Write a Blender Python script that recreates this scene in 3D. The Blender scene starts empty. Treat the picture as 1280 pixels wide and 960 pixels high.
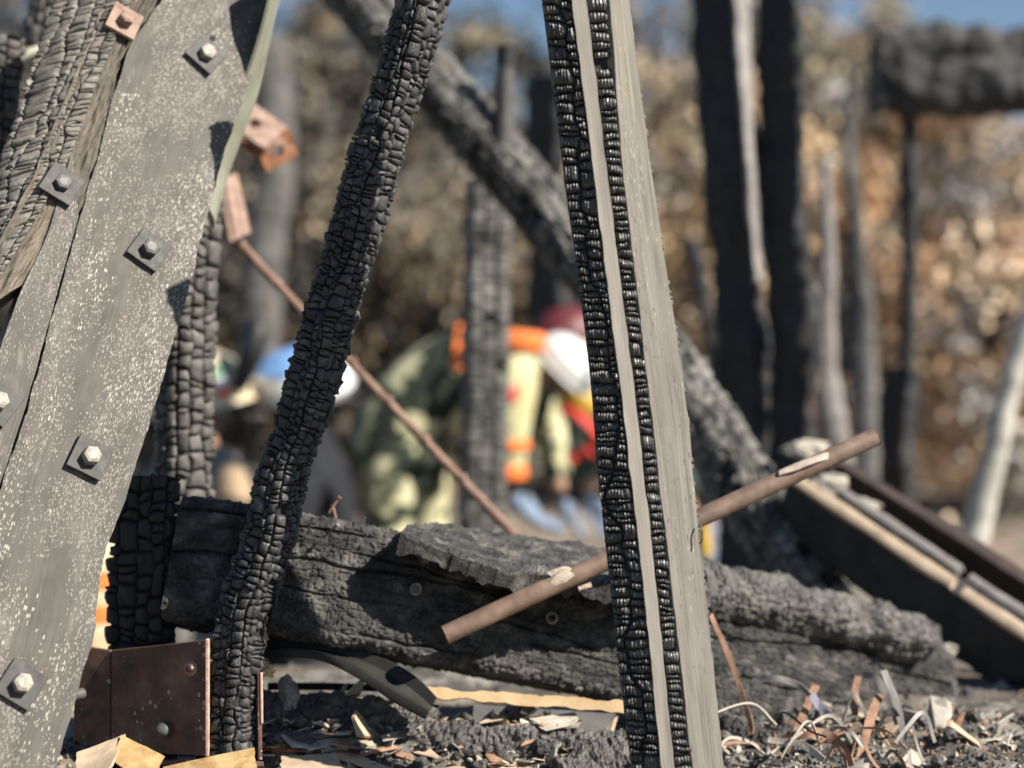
import bpy, math, random
import numpy as np
from mathutils import Vector, Matrix

rnd = random.Random(7)
FPX = 2000.0            # focal length in photo pixels (1280 wide)
SC = bpy.context.scene
COL = SC.collection

# ------------------------------------------------------------------ camera
cam_d = bpy.data.cameras.new('camera')
cam_d.sensor_width = 36.0
cam_d.lens = 36.0 * FPX / 1280.0
cam_d.clip_start = 0.05
cam_d.clip_end = 3000
cam_d.dof.use_dof = True
cam_d.dof.focus_distance = 1.87
cam_d.dof.aperture_fstop = 2.0
cam_d.dof.aperture_blades = 0
cam = bpy.data.objects.new('camera', cam_d)
cam.rotation_euler = (math.radians(90), 0, 0)
COL.objects.link(cam)
SC.camera = cam

# ------------------------------------------------------------------ sky and sun
SUN = Vector((0.69, -0.33, 0.62)).normalized()
W = bpy.data.worlds.new('World'); SC.world = W; W.use_nodes = True
nt = W.node_tree
sky = nt.nodes.new('ShaderNodeTexSky'); sky.sky_type = 'NISHITA'; sky.sun_disc = False
sky.sun_elevation = math.asin(SUN.z)
sky.sun_rotation = math.atan2(SUN.x, SUN.y)
sky.air_density = 1.1; sky.dust_density = 0.2; sky.ozone_density = 3.0
bg = nt.nodes['Background']; bg.inputs['Strength'].default_value = 0.052
nt.links.new(sky.outputs[0], bg.inputs[0])
sl = bpy.data.lights.new('sun', 'SUN'); sl.energy = 5.0; sl.angle = math.radians(0.5); sl.color = (1.0, 0.93, 0.82)
so = bpy.data.objects.new('sun', sl); so.rotation_euler = SUN.to_track_quat('Z', 'Y').to_euler(); COL.objects.link(so)
SC.view_settings.view_transform = 'Standard'
SC.view_settings.look = 'None'
SC.view_settings.exposure = 1.0
SC.view_settings.gamma = 1.0
SC.view_settings.use_curve_mapping = False
SC.render.resolution_x, SC.render.resolution_y = 1024, 768

# ------------------------------------------------------------------ small maths
def P(px, py, d):
    return np.array((d * (px - 640) / FPX, d, -d * (py - 480) / FPX))
def PP(*pts):
    return [P(*p) for p in pts]
def unit(v):
    v = np.asarray(v, float)
    return v / np.maximum(np.linalg.norm(v, axis=-1, keepdims=True), 1e-9)
def _h(ix, iy, iz, s):
    n = (ix.astype(np.int64) * 374761393 + iy.astype(np.int64) * 668265263 + iz.astype(np.int64) * 2147483647 + s * 974711) & 0xffffffff
    n = ((n ^ (n >> 13)) * 1274126177) & 0xffffffff
    n = ((n ^ (n >> 16)) * 2246822519) & 0xffffffff
    return ((n ^ (n >> 15)) & 0xffffff) / float(0xffffff)
def vn(x, y=0.0, z=0.0, s=0):
    """value noise, -1..1"""
    x, y, z = np.broadcast_arrays(np.asarray(x, float), np.asarray(y, float), np.asarray(z, float))
    ix, iy, iz = np.floor(x), np.floor(y), np.floor(z)
    fx, fy, fz = x - ix, y - iy, z - iz
    fx, fy, fz = [f * f * (3 - 2 * f) for f in (fx, fy, fz)]
    r = 0
    for a in (0, 1):
        for b in (0, 1):
            for c in (0, 1):
                w = (fx if a else 1 - fx) * (fy if b else 1 - fy) * (fz if c else 1 - fz)
                r = r + w * _h(ix + a, iy + b, iz + c, s)
    return r * 2 - 1
def fbm(x, y=0.0, z=0.0, s=0, o=4):
    r, a = 0, 0.55
    for i in range(o):
        r = r + a * vn(np.asarray(x) * 2 ** i, np.asarray(y) * 2 ** i, np.asarray(z) * 2 ** i, s + i * 17); a *= 0.5
    return r
def sstep(a, b, x):
    t = np.clip((np.asarray(x, float) - a) / (b - a), 0, 1)
    return t * t * (3 - 2 * t)

# ------------------------------------------------------------------ objects
ORI = {}
def empty(name, loc, label, cat, group=None):
    o = bpy.data.objects.new(name, None); o.empty_display_size = 0.05
    o.location = loc; COL.objects.link(o); ORI[o.name] = np.array(loc, float)
    return top(o, label, cat, group)
def top(o, label, cat, group=None):
    o['label'] = label; o['category'] = cat
    if group: o['group'] = group
    return o
def mesh(name, V, F, mat, smooth=True, suv=None, col=None):
    V = np.asarray(V, np.float32)
    me = bpy.data.meshes.new(name)
    if isinstance(F, np.ndarray):
        k = F.shape[1]; n = len(F)
        me.vertices.add(len(V)); me.vertices.foreach_set('co', V.ravel())
        me.loops.add(n * k); me.loops.foreach_set('vertex_index', F.astype(np.int32).ravel())
        me.polygons.add(n); me.polygons.foreach_set('loop_start', np.arange(0, n * k, k, dtype=np.int32))
        me.update(calc_edges=True)
    else:
        me.from_pydata(V.tolist(), [], F)
    me.polygons.foreach_set('use_smooth', np.full(len(me.polygons), bool(smooth)))
    if smooth and not name.startswith('char_'): me.set_sharp_from_angle(angle=math.radians(48))
    if suv is not None:
        a = me.attributes.new('suv', 'FLOAT_VECTOR', 'POINT'); a.data.foreach_set('vector', np.asarray(suv, np.float32).ravel())
    if col is not None:
        a = me.attributes.new('tint', 'FLOAT_COLOR', 'POINT'); a.data.foreach_set('color', np.asarray(col, np.float32).ravel())
    if mat: me.materials.append(mat)
    return me
def mk(name, V, F, mat, parent=None, smooth=True, suv=None, col=None):
    V = np.asarray(V, float)
    if parent is not None:
        org = ORI[parent.name]
    else:
        org = np.array(((V[:, 0].min() + V[:, 0].max()) / 2, (V[:, 1].min() + V[:, 1].max()) / 2, V[:, 2].min()))
    o = bpy.data.objects.new(name, mesh(name, V - org, F, mat, smooth, suv, col))
    COL.objects.link(o)
    if parent is not None: o.parent = parent
    else: o.location = org
    ORI[o.name] = org
    return o
def grid_faces(nu, nv, wrap=False):
    """vertex index = j*nu + i"""
    i = np.arange(nu if wrap else nu - 1); j = np.arange(nv - 1)
    I, J = np.meshgrid(i, j); I2 = (I + 1) % nu
    return np.stack([J * nu + I, J * nu + I2, (J + 1) * nu + I2, (J + 1) * nu + I], -1).reshape(-1, 4)
def box_vf(c, ax, ay, az):
    c, ax, ay, az = [np.asarray(q, float) for q in (c, ax, ay, az)]
    V = [c + sx * ax + sy * ay + sz * az for sz in (-1, 1) for sy in (-1, 1) for sx in (-1, 1)]
    F = [[0, 2, 3, 1], [4, 5, 7, 6], [0, 1, 5, 4], [2, 6, 7, 3], [1, 3, 7, 5], [0, 4, 6, 2]]
    return V, F
def bevel(o, w, seg=2):
    m = o.modifiers.new('bevel', 'BEVEL'); m.width = w; m.segments = seg; m.limit_method = 'ANGLE'
    return o
def join_vf(parts):
    V, F, k = [], [], 0
    for v, f in parts:
        v = [tuple(q) for q in v]
        V += v; F += [[i + k for i in q] for q in f]; k += len(v)
    return np.array(V), F
def catmull(pts, step=0.006):
    pts = np.array(pts, float)
    if len(pts) == 2:
        n = max(2, int(np.linalg.norm(pts[1] - pts[0]) / step) + 1)
        return pts[0] + (pts[1] - pts[0]) * np.linspace(0, 1, n)[:, None]
    e = np.vstack([2 * pts[0] - pts[1], pts, 2 * pts[-1] - pts[-2]]); out = []
    for i in range(1, len(e) - 2):
        p0, p1, p2, p3 = e[i - 1:i + 3]
        n = max(2, int(np.linalg.norm(p2 - p1) / step))
        t = np.linspace(0, 1, n, endpoint=False)[:, None]
        out.append(0.5 * (2 * p1 + (p2 - p0) * t + (2 * p0 - 5 * p1 + 4 * p2 - p3) * t ** 2 + (3 * p1 - p0 - 3 * p2 + p3) * t ** 3))
    return np.vstack(out + [pts[-1:]])

class Sweep:
    """a timber: rounded-rectangle section carried along a path. F(u, v) -> surface point, normal"""
    def __init__(s, pts, w, t, roll=0.0, r=0.28, wob=0.03, seed=0, taper=(1, 1)):
        s.C = catmull(pts); d = np.linalg.norm(np.diff(s.C, axis=0), axis=1)
        s.A = np.concatenate([[0], np.cumsum(d)]); s.L = s.A[-1]
        T = unit(np.gradient(s.C, s.A, axis=0))
        N0 = unit(-s.C); N0 = unit(N0 - (N0 * T).sum(1, keepdims=True) * T)
        S0 = np.cross(T, N0)
        mT = T.mean(0)
        k = 0 if abs(mT[2]) > abs(mT[0]) else 2
        if S0[:, k].mean() < 0: S0 = -S0
        a = math.radians(roll)
        s.N = math.cos(a) * N0 + math.sin(a) * S0
        s.S = math.cos(a) * S0 - math.sin(a) * N0
        s.T = T; s.wob = wob; s.seed = seed; s.taper = taper; s.w = w; s.t = t
        rr = r * min(w, t); hw, ht = w / 2 - rr, t / 2 - rr
        pp, nn = [], []
        for cx, cy, a0 in ((-hw, -ht, 270), (-hw, ht, 180), (hw, ht, 90), (hw, -ht, 0)):
            for q in range(9):
                th = math.radians(a0 - q * 90 / 8)
                pp.append((cx + rr * math.cos(th), cy + rr * math.sin(th))); nn.append((math.cos(th), math.sin(th)))
        pp = [(0, -t / 2)] + pp + [(0, -t / 2)]; nn = [(0, -1)] + nn + [(0, -1)]
        s.pp = np.array(pp); s.nn = np.array(nn)
        dd = np.linalg.norm(np.diff(s.pp, axis=0), axis=1)
        s.q = np.concatenate([[0], np.cumsum(dd)]) + np.arange(len(s.pp)) * 1e-9; s.U = s.q[-1]
    def fr(s, v):
        return [np.stack([np.interp(v, s.A, M[:, k]) for k in range(3)], -1) for M in (s.C, s.S, s.N)]
    def F(s, u, v):
        u, v = np.broadcast_arrays(np.asarray(u, float), np.asarray(v, float))
        uu = np.mod(u, s.U)
        a, b = np.interp(uu, s.q, s.pp[:, 0]), np.interp(uu, s.q, s.pp[:, 1])
        na, nb = np.interp(uu, s.q, s.nn[:, 0]), np.interp(uu, s.q, s.nn[:, 1])
        C, S, N = s.fr(v)
        sc = (1 + s.wob * vn(v * 14, 3.3, 0, s.seed) + s.wob * 0.7 * vn(v * 45, 7.3, 0, s.seed)) * (s.taper[0] + (s.taper[1] - s.taper[0]) * v / s.L)
        pos = C + S * (a * sc)[..., None] + N * (b * sc)[..., None]
        return pos, unit(S * na[..., None] + N * nb[..., None])
    def skin(s, du, dv, disp=None, v0=0, v1=None):
        v1 = s.L if v1 is None else v1
        nu = max(12, int(s.U / du)); nv = max(2, int((v1 - v0) / dv) + 1)
        u = np.arange(nu) / nu * s.U; v = np.linspace(v0, v1, nv)
        UU, VV = np.meshgrid(u, v)
        pos, n = s.F(UU, VV)
        if disp is not None: pos = pos + n * (disp(UU, VV) if callable(disp) else np.full(UU.shape, disp))[..., None]
        V = pos.reshape(-1, 3); F = grid_faces(nu, nv, True)
        suv = np.stack([UU, VV, 0 * UU], -1).reshape(-1, 3)
        # closed, slightly rough ends
        for end in (0, nv - 1):
            ring = np.arange(nu) + end * nu
            c = V[ring].mean(0); k0 = len(V)
            ins = c + (V[ring] - c) * 0.6 + s.T[0 if end == 0 else -1] * (0.006 * vn(np.arange(nu) * 0.7, end, 0, s.seed))[:, None]
            V = np.vstack([V, ins, c[None]])
            suv = np.vstack([suv, suv[ring], suv[ring[:1]]])
            nx = np.roll(np.arange(nu), -1)
            F = np.vstack([F, np.stack([ring, ring[nx], k0 + nx, k0 + np.arange(nu)], -1),
                           np.stack([k0 + np.arange(nu), k0 + nx, np.full(nu, k0 + nu), np.full(nu, k0 + nu)], -1)[:, [0, 1, 2, 2]]])
        return V, F, suv
class Strip:
    """a band between two edge lines; u runs across, v along"""
    def __init__(s, eL, eR, hint=(0, -1, 0), seed=0):
        n = 400
        def rs(e):
            c = catmull(e, 0.01); d = np.concatenate([[0], np.cumsum(np.linalg.norm(np.diff(c, axis=0), axis=1))])
            q = np.linspace(0, d[-1], n); return np.stack([np.interp(q, d, c[:, k]) for k in range(3)], -1)
        s.a, s.b = rs(eL), rs(eR)
        m = (s.a + s.b) / 2; d = np.linalg.norm(np.diff(m, axis=0), axis=1)
        s.A = np.concatenate([[0], np.cumsum(d)]); s.L = s.A[-1]
        s.U = float(np.linalg.norm(s.b - s.a, axis=1).mean())
        T = unit(np.gradient(m, s.A, axis=0)); N = unit(np.cross(unit(s.b - s.a), T))
        if (N @ np.array(hint)).mean() < 0: N = -N
        s.N = N; s.T = T; s.wob = 0; s.seed = seed
    def F(s, u, v):
        u, v = np.broadcast_arrays(np.asarray(u, float), np.asarray(v, float))
        g = lambda M: np.stack([np.interp(v, s.A, M[:, k]) for k in range(3)], -1)
        a, b = g(s.a), g(s.b)
        return a + (b - a) * (u / s.U)[..., None], g(s.N)
    def slab(s, th, du=0.01, dv=0.02, disp=None, edge=0.0):
        """closed board: front (displaced), rim and back"""
        nu = max(3, int(s.U / du) + 1); nv = max(3, int(s.L / dv) + 1)
        UU, VV = np.meshgrid(np.linspace(0, s.U, nu), np.linspace(0, s.L, nv))
        U2 = UU.copy()
        if edge:
            q = VV[:, 0]
            U2[:, -1] += edge * (fbm(q * 40, 1, 0, s.seed) + 0.18 * vn(q * 200, 2, 0, s.seed))
            U2[:, 0] += edge * (fbm(q * 40, 5, 0, s.seed) + 0.18 * vn(q * 200, 6, 0, s.seed))
        pos, n = s.F(U2, VV)
        fr = pos + (n * disp(UU, VV)[..., None] if disp is not None else 0)
        V1 = fr.reshape(-1, 3); V2 = (pos - n * (th * (1 + (0.5 if edge > .003 else 0.1) * fbm(UU * 60, VV * 60, 3, s.seed, 3)))[..., None]).reshape(-1, 3)
        G = grid_faces(nu, nv); k = nu * nv
        I = np.arange(k).reshape(nv, nu)
        loop = np.concatenate([I[0, :], I[1:, -1], I[-1, -2::-1], I[-2:0:-1, 0]])
        nx = np.roll(loop, -1)
        rim = np.stack([loop, loop + k, nx + k, nx], -1)
        suv = np.stack([UU, VV, 0 * UU], -1).reshape(-1, 3)
        return np.vstack([V1, V2]), np.vstack([G, G[:, ::-1] + k, rim]), np.vstack([suv, suv + (0, 0, th)])

def alli(u, v, cu, cv, s=0, H=0.004, p=7):
    """alligatored char as a height field: cracked cells of uneven height, each a little tilted"""
    uu = u / cu + 0.5 * vn(u / cu * 0.5, v / cv * 0.35, 0, s) + 0.25 * vn(u / cu * 1.3, v / cv * 1.1, 0, s + 1)
    ci = np.floor(uu); fu = uu - ci
    vv = v / cv * (0.75 + 0.5 * _h(ci, ci * 0, ci * 0, s + 2)) + _h(ci, ci * 0, ci * 0, s) * 7 + 0.6 * vn(u / cu * 0.6, v / cv * 0.4, 4, s + 3)
    cj = np.floor(vv); fv = vv - cj
    hh = 0.25 + 0.75 * _h(ci, cj, ci * 0, s + 5)
    ta, tb = _h(ci, cj, ci * 0 + 1, s + 6) - .5, _h(ci, cj, ci * 0 + 2, s + 7) - .5
    return H * (hh + ta * (fu - .5) * 1.3 + tb * (fv - .5) * 1.3) * (1 - np.abs(2 * fu - 1) ** p) * (1 - np.abs(2 * fv - 1) ** p)

def blocks(SF, cols, rowh, H, seed=0, nu=7, nv=6, gap=0.0012, dep=0.004, u0=0, u1=None, v0=0, v1=None, waver=0.12,
           ridge=None, miss=0.02, bow=0.25, var=0.5, pw=9, rowmul=None, facet=.8):
    """char blocks: each one a small pillow of charcoal on the surface SF"""
    r = random.Random(seed); out = []
    u1 = SF.U if u1 is None else u1; v1 = SF.L if v1 is None else v1
    cw = (u1 - u0) / cols
    jit = [0.0 if k in (0, cols) else r.uniform(-.22, .22) for k in range(cols + 1)]
    def ub(k, v):
        if k in (0, cols): return np.full(np.shape(v), u0 if k == 0 else u1)
        return u0 + cw * (k + jit[k] + waver * 2 * vn(v * 12, k * 3.1, 0, seed) + waver * vn(v * 50, k * 3.1, 0, seed + 2))
    e = 0.07
    def axis(n):
        m = np.linspace(0.2, 0.8, n - 4) if n > 5 else np.array([0.5])
        return np.concatenate([[0, e], m, [1 - e, 1]])
    sx, tx = axis(nu), axis(nv)
    ss, tt = np.meshgrid(sx, tx)
    Fq = grid_faces(len(sx), len(tx))
    pr = np.sqrt(np.clip((1 - np.abs(2 * ss - 1) ** pw) * (1 - np.abs(2 * tt - 1) ** pw), 0, 1))
    for k in range(cols):
        v = v0 - r.random() * rowh; pa, pb = r.uniform(-bow, bow), r.uniform(-bow, bow)
        while v < v1:
            h = rowh * (1 - var + 2 * var * r.random()) * (1.5 if r.random() < .15 else 1) * (rowmul(v) if rowmul else 1)
            na, nb = r.uniform(-bow, bow), r.uniform(-bow, bow)
            if r.random() > miss:
                vm = v + h * tt
                ua, uz = ub(k, vm) + gap / 2, ub(k + 1, vm) - gap / 2
                u = ua + (uz - ua) * ss
                lo = v + rowh * (pa * (ss - .5) + pb * (ss - .5) ** 2 * 2) + gap / 2
                hi = v + h + rowh * (na * (ss - .5) + nb * (ss - .5) ** 2 * 2) - gap / 2
                vv = lo + (hi - lo) * tt
                vv = np.clip(vv, v0, v1)
                u = u + 0.0008 * vn(vv * 300, u * 300, 1, seed); 
                vv2 = vv + 0.0010 * vn(vv * 240, u * 240, 2, seed)
                Hb = H * r.uniform(.35, 1.2)
                hh = -dep + (dep + Hb) * pr + pr * H * (r.uniform(-facet, facet) * (ss - .5) + r.uniform(-facet, facet) * (tt - .5))
                hh = hh + pr * H * 0.3 * vn(u * 260, vv * 260, 0, seed + 9)
                if ridge:
                    hh = hh + pr * ridge[1] * np.sin(2 * math.pi * (u / ridge[0] + 0.5 * vn(vv * 60, u * 60, 0, seed + 4)))
                pos, n = SF.F(u, np.clip(vv2, 0, SF.L))
                Vb = (pos + n * hh[..., None]).reshape(-1, 3)
                c = Vb.mean(0); face = float(np.dot(n.reshape(-1, 3).mean(0), -c / np.linalg.norm(c)))
                px, py = 640 + c[0] / c[1] * FPX, 480 - c[2] / c[1] * FPX
                vis = face > 0.08 and -10 < px < 1290 and -10 < py < 970
                out.append((Vb, Fq, np.stack([u, vv, u * 0 + r.random()], -1).reshape(-1, 3), vis, face * h * cw))
            pa, pb = na, nb; v += h
    return out
def emit(parent, bl, mat, limit=300, name='char_block', rest='char_crust'):
    vis = sorted([b for b in bl if b[3]], key=lambda b: -b[4])[:limit]
    ids = set(id(b[0]) for b in vis)
    for b in vis: mk(name, b[0], b[1], mat, parent, True, b[2])
    others = [b for b in bl if id(b[0]) not in ids]
    if others:
        V, F, S, k = [], [], [], 0
        for b in others:
            V.append(b[0]); F.append(b[1] + k); S.append(b[2]); k += len(b[0])
        o = mk(rest, np.vstack(V), np.vstack(F), mat, parent, True, np.vstack(S)); o['kind'] = 'stuff'
def tube_vf(pts, r, n=12, step=0.01, cap=True, hollow=None):
    C = catmull(pts, step); T = unit(np.gradient(C, axis=0))
    a = np.array((0.31, 0.2, 0.93)); X = unit(np.cross(T, a)); Y = np.cross(T, X)
    rr = np.broadcast_to(np.asarray(r, float), (len(C),)) if np.ndim(r) == 0 else np.interp(np.linspace(0, 1, len(C)), np.linspace(0, 1, len(r)), r)
    th = np.arange(n) / n * 2 * math.pi
    ring = lambda k: C[:, None] + (X[:, None] * np.cos(th)[None, :, None] + Y[:, None] * np.sin(th)[None, :, None]) * (rr * k)[:, None, None]
    V = ring(1).reshape(-1, 3); F = grid_faces(n, len(C), True).tolist(); m = len(C)
    if hollow:
        V2 = ring(hollow).reshape(-1, 3); k = len(V)
        F += [[q + k for q in f[::-1]] for f in grid_faces(n, m, True).tolist()]
        for e in (0, (m - 1) * n):
            F += [[e + i, e + (i + 1) % n, k + e + (i + 1) % n, k + e + i] for i in range(n)]
        V = np.vstack([V, V2])
    elif cap:
        F += [list(range(n))[::-1], [(m - 1) * n + i for i in range(n)]]
    return V, F
def lathe_vf(prof, M, n=20):
    th = np.arange(n) / n * 2 * math.pi; V = []
    for r, z in prof: V += [(r * math.cos(t), r * math.sin(t), z) for t in th]
    V = np.array(V) @ np.array(M.to_3x3()).T + np.array(M.translation)
    F = grid_faces(n, len(prof), True).tolist()
    F += [list(range(n))[::-1], [(len(prof) - 1) * n + i for i in range(n)]]
    return V, F

# ------------------------------------------------------------------ materials
def M(name, stops, scale=8, rough=.75, bump=None, coord='pos', stretch=(1, 1, 1), metal=0.0, spec=0.4, detail=6, speck=None, wave=None,
      patch=None, rvar=0.12, tint=False, lines=None):
    m = bpy.data.materials.new(name); m.use_nodes = True
    t = m.node_tree; N = t.nodes; Lk = t.links; b = N['Principled BSDF']
    if coord == 'pos': c = N.new('ShaderNodeNewGeometry').outputs['Position']
    else:
        a = N.new('ShaderNodeAttribute'); a.attribute_name = 'suv'; c = a.outputs['Vector']
    mp = N.new('ShaderNodeMapping'); mp.inputs['Scale'].default_value = stretch; Lk.new(c, mp.inputs['Vector']); c = mp.outputs[0]
    def noise(sc, d=6, r=.6, dist=0):
        n = N.new('ShaderNodeTexNoise'); n.inputs['Scale'].default_value = sc; n.inputs['Detail'].default_value = d
        n.inputs['Roughness'].default_value = r; n.inputs['Distortion'].default_value = dist; Lk.new(c, n.inputs['Vector']); return n
    def ramp(src, stops):
        r = N.new('ShaderNodeValToRGB'); el = r.color_ramp.elements
        while len(el) < len(stops): el.new(0.5)
        for e, (p, q) in zip(el, stops):
            e.position = p; e.color = (*q, 1) if len(q) == 3 else q
        Lk.new(src, r.inputs[0]); return r
    def mix(fac, A, B, mode='MIX'):
        x = N.new('ShaderNodeMix'); x.data_type = 'RGBA'; x.blend_type = mode
        if isinstance(fac, float): x.inputs[0].default_value = fac
        else: Lk.new(fac, x.inputs[0])
        for s, v in ((6, A), (7, B)):
            if isinstance(v, tuple): x.inputs[s].default_value = (*v, 1)
            else: Lk.new(v, x.inputs[s])
        return x.outputs[2]
    n0 = noise(scale, detail)
    col = ramp(n0.outputs[0], stops).outputs[0]
    if tint:
        a = N.new('ShaderNodeAttribute'); a.attribute_name = 'tint'; col = mix(1.0, col, a.outputs['Color'], 'MULTIPLY')
    if patch:      # (scale, lo, hi, colour, strength)
        for sc, lo, hi, pc, k in patch:
            pn = noise(sc, 5, .65, .3); pr = ramp(pn.outputs[0], [(lo, (0, 0, 0)), (hi, (k, k, k))])
            col = mix(pr.outputs[0], col, pc)
    if lines:      # grain lines: (scale, stretch, lo, hi, colour, strength)
        for sc, st, lo, hi, pc, k in lines:
            mp2 = N.new('ShaderNodeMapping'); mp2.inputs['Scale'].default_value = st; Lk.new(mp.outputs[0], mp2.inputs['Vector'])
            ln = N.new('ShaderNodeTexNoise'); ln.inputs['Scale'].default_value = sc; ln.inputs['Detail'].default_value = 3; Lk.new(mp2.outputs[0], ln.inputs['Vector'])
            lr = ramp(ln.outputs[0], [(lo, (0, 0, 0)), (hi, (k, k, k))]); col = mix(lr.outputs[0], col, pc)
    if speck:      # (scale, radius, colour, mask scale, mask lo, stretch)
        for sc, rad, pc, ms, ml, st in speck:
            mp3 = N.new('ShaderNodeMapping'); mp3.inputs['Scale'].default_value = st; Lk.new(mp.outputs[0], mp3.inputs['Vector'])
            wv = N.new('ShaderNodeTexNoise'); wv.inputs['Scale'].default_value = sc * 1.7; Lk.new(mp3.outputs[0], wv.inputs['Vector'])
            wm = N.new('ShaderNodeVectorMath'); wm.operation = 'SCALE'; wm.inputs['Scale'].default_value = 0.28 / sc; Lk.new(wv.outputs['Color'], wm.inputs[0])
            ad = N.new('ShaderNodeVectorMath'); ad.operation = 'ADD'; Lk.new(mp3.outputs[0], ad.inputs[0]); Lk.new(wm.outputs[0], ad.inputs[1])
            vo = N.new('ShaderNodeTexVoronoi'); vo.voronoi_dimensions = '2D' if coord == 'suv' else '3D'; vo.inputs['Scale'].default_value = sc; Lk.new(ad.outputs[0], vo.inputs['Vector'])
            sep = N.new('ShaderNodeSeparateColor'); Lk.new(vo.outputs['Color'], sep.inputs[0])
            rm = N.new('ShaderNodeMath'); rm.operation = 'MULTIPLY'; rm.inputs[1].default_value = rad; Lk.new(sep.outputs[0], rm.inputs[0])
            lt = N.new('ShaderNodeMath'); lt.operation = 'LESS_THAN'; Lk.new(vo.outputs['Distance'], lt.inputs[0]); Lk.new(rm.outputs[0], lt.inputs[1])
            mn = noise(ms, 4, .6); mr = ramp(mn.outputs[0], [(ml, (0, 0, 0)), (ml + .12, (1, 1, 1))])
            # each dot comes and goes with the mask
            g2 = N.new('ShaderNodeMath'); g2.operation = 'GREATER_THAN'; Lk.new(mr.outputs[0], g2.inputs[0]); Lk.new(sep.outputs[1], g2.inputs[1])
            fm = N.new('ShaderNodeMath'); fm.operation = 'MULTIPLY'; Lk.new(lt.outputs[0], fm.inputs[0]); Lk.new(g2.outputs[0], fm.inputs[1])
            col = mix(fm.outputs[0], col, pc)
    Lk.new(col, b.inputs['Base Color'])
    b.inputs['Metallic'].default_value = metal
    b.inputs['Specular IOR Level'].default_value = spec
    rn = noise(scale * 3.1, 3); mr = N.new('ShaderNodeMapRange'); mr.inputs[3].default_value = max(.05, rough - rvar); mr.inputs[4].default_value = min(1, rough + rvar)
    Lk.new(rn.outputs[0], mr.inputs[0]); Lk.new(mr.outputs[0], b.inputs['Roughness'])
    prev = None
    for bs, st, dist in (bump or []):
        bn = noise(bs, 4, .65); bp = N.new('ShaderNodeBump'); bp.inputs['Strength'].default_value = st; bp.inputs['Distance'].default_value = dist
        Lk.new(bn.outputs[0], bp.inputs['Height'])
        if prev: Lk.new(prev, bp.inputs['Normal'])
        prev = bp.outputs[0]
    if wave:       # (scale, distortion, strength, distance, direction)
        wt = N.new('ShaderNodeTexWave'); wt.bands_direction = wave[4]; wt.inputs['Scale'].default_value = wave[0]; wt.inputs['Distortion'].default_value = wave[1]
        wt.inputs['Detail'].default_value = 3; wt.inputs['Detail Scale'].default_value = 1.5; Lk.new(c, wt.inputs['Vector'])
        bp = N.new('ShaderNodeBump'); bp.inputs['Strength'].default_value = wave[2]; bp.inputs['Distance'].default_value = wave[3]
        Lk.new(wt.outputs[0], bp.inputs['Height'])
        if prev: Lk.new(prev, bp.inputs['Normal'])
        prev = bp.outputs[0]
    if prev: Lk.new(prev, b.inputs['Normal'])
    return m

ASH = (.30, .28, .25)
m_char = M('charcoal', [(.3, (.026, .026, .028)), (.6, (.060, .059, .059)), (.8, (.12, .114, .106))], 60, .5, [(420, .5, .0012)], 'suv', spec=.35,
           wave=(110, 6, .35, .0012, 'X'), patch=[(34, .55, .72, (.26, .25, .235), .7), (7, .5, .65, (.015, .015, .017), .6)])  # pale patch is ash, strengthened to stand in for sun sparkle
m_char_ash = M('ash_dusted_charcoal', [(.3, (.03, .029, .028)), (.55, (.085, .08, .074)), (.8, (.17, .16, .145))], 45, .6, [(300, .6, .0015)], 'suv', spec=.4,
               wave=(90, 6, .3, .0012, 'X'), patch=[(18, .5, .75, (.27, .25, .22), .6)])
m_char_bright = M('silvered_charcoal', [(.3, (.024, .024, .025)), (.6, (.065, .063, .062)), (.8, (.16, .152, .14))], 70, .38, [(500, .5, .001)], 'suv', spec=.65,
                  wave=(95, 3, .8, .0014, 'X'), patch=[(30, .55, .75, (.24, .23, .21), .5)])
m_flank = M('ashen_char', [(.3, (.06, .056, .05)), (.55, (.15, .14, .122)), (.8, (.27, .25, .215))], 60, .7, [(300, .6, .0015)], 'suv', spec=.35, patch=[(22, .5, .7, (.33, .3, .25), .5)])
m_ashgrey = M('pale_ash_char', [(.3, (.03, .029, .028)), (.5, (.13, .126, .117)), (.7, (.27, .26, .24))], 16, .75, [(120, .6, .003)], spec=.3)
m_core = M('burnt_core', [(.3, (.008, .008, .009)), (.7, (.025, .024, .023))], 60, .8, [(200, .6, .002)])
m_beam = M('checked_char', [(.36, (.013, .013, .014)), (.54, (.052, .05, .047)), (.70, (.17, .162, .147))], 40, .62, [(160, .9, .004), (520, .9, .002)], 'suv',
           stretch=(1, .75, 1), spec=.4, patch=[(9, .52, .74, (.2, .187, .165), .5), (4, .52, .66, (.018, .018, .019), .75)], lines=[(60, (1, .05, 1), .62, .7, (.012, .012, .012), .8)])  # pale and dark patches also stand in for lit ridges and shaded parts
m_bg_char = M('far_charcoal', [(.3, (.03, .03, .03)), (.6, (.09, .085, .08)), (.8, (.16, .15, .14))], 30, .65, [(120, .5, .004)])
m_bg_black = M('black_char', [(.3, (.010, .010, .012)), (.7, (.03, .029, .03))], 25, .7, [(90, .5, .004)])
m_bg_black2 = M('sooty_char', [(.3, (.018, .018, .019)), (.6, (.05, .048, .048)), (.8, (.10, .095, .09))], 9, .7, [(60, .5, .006)])
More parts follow.
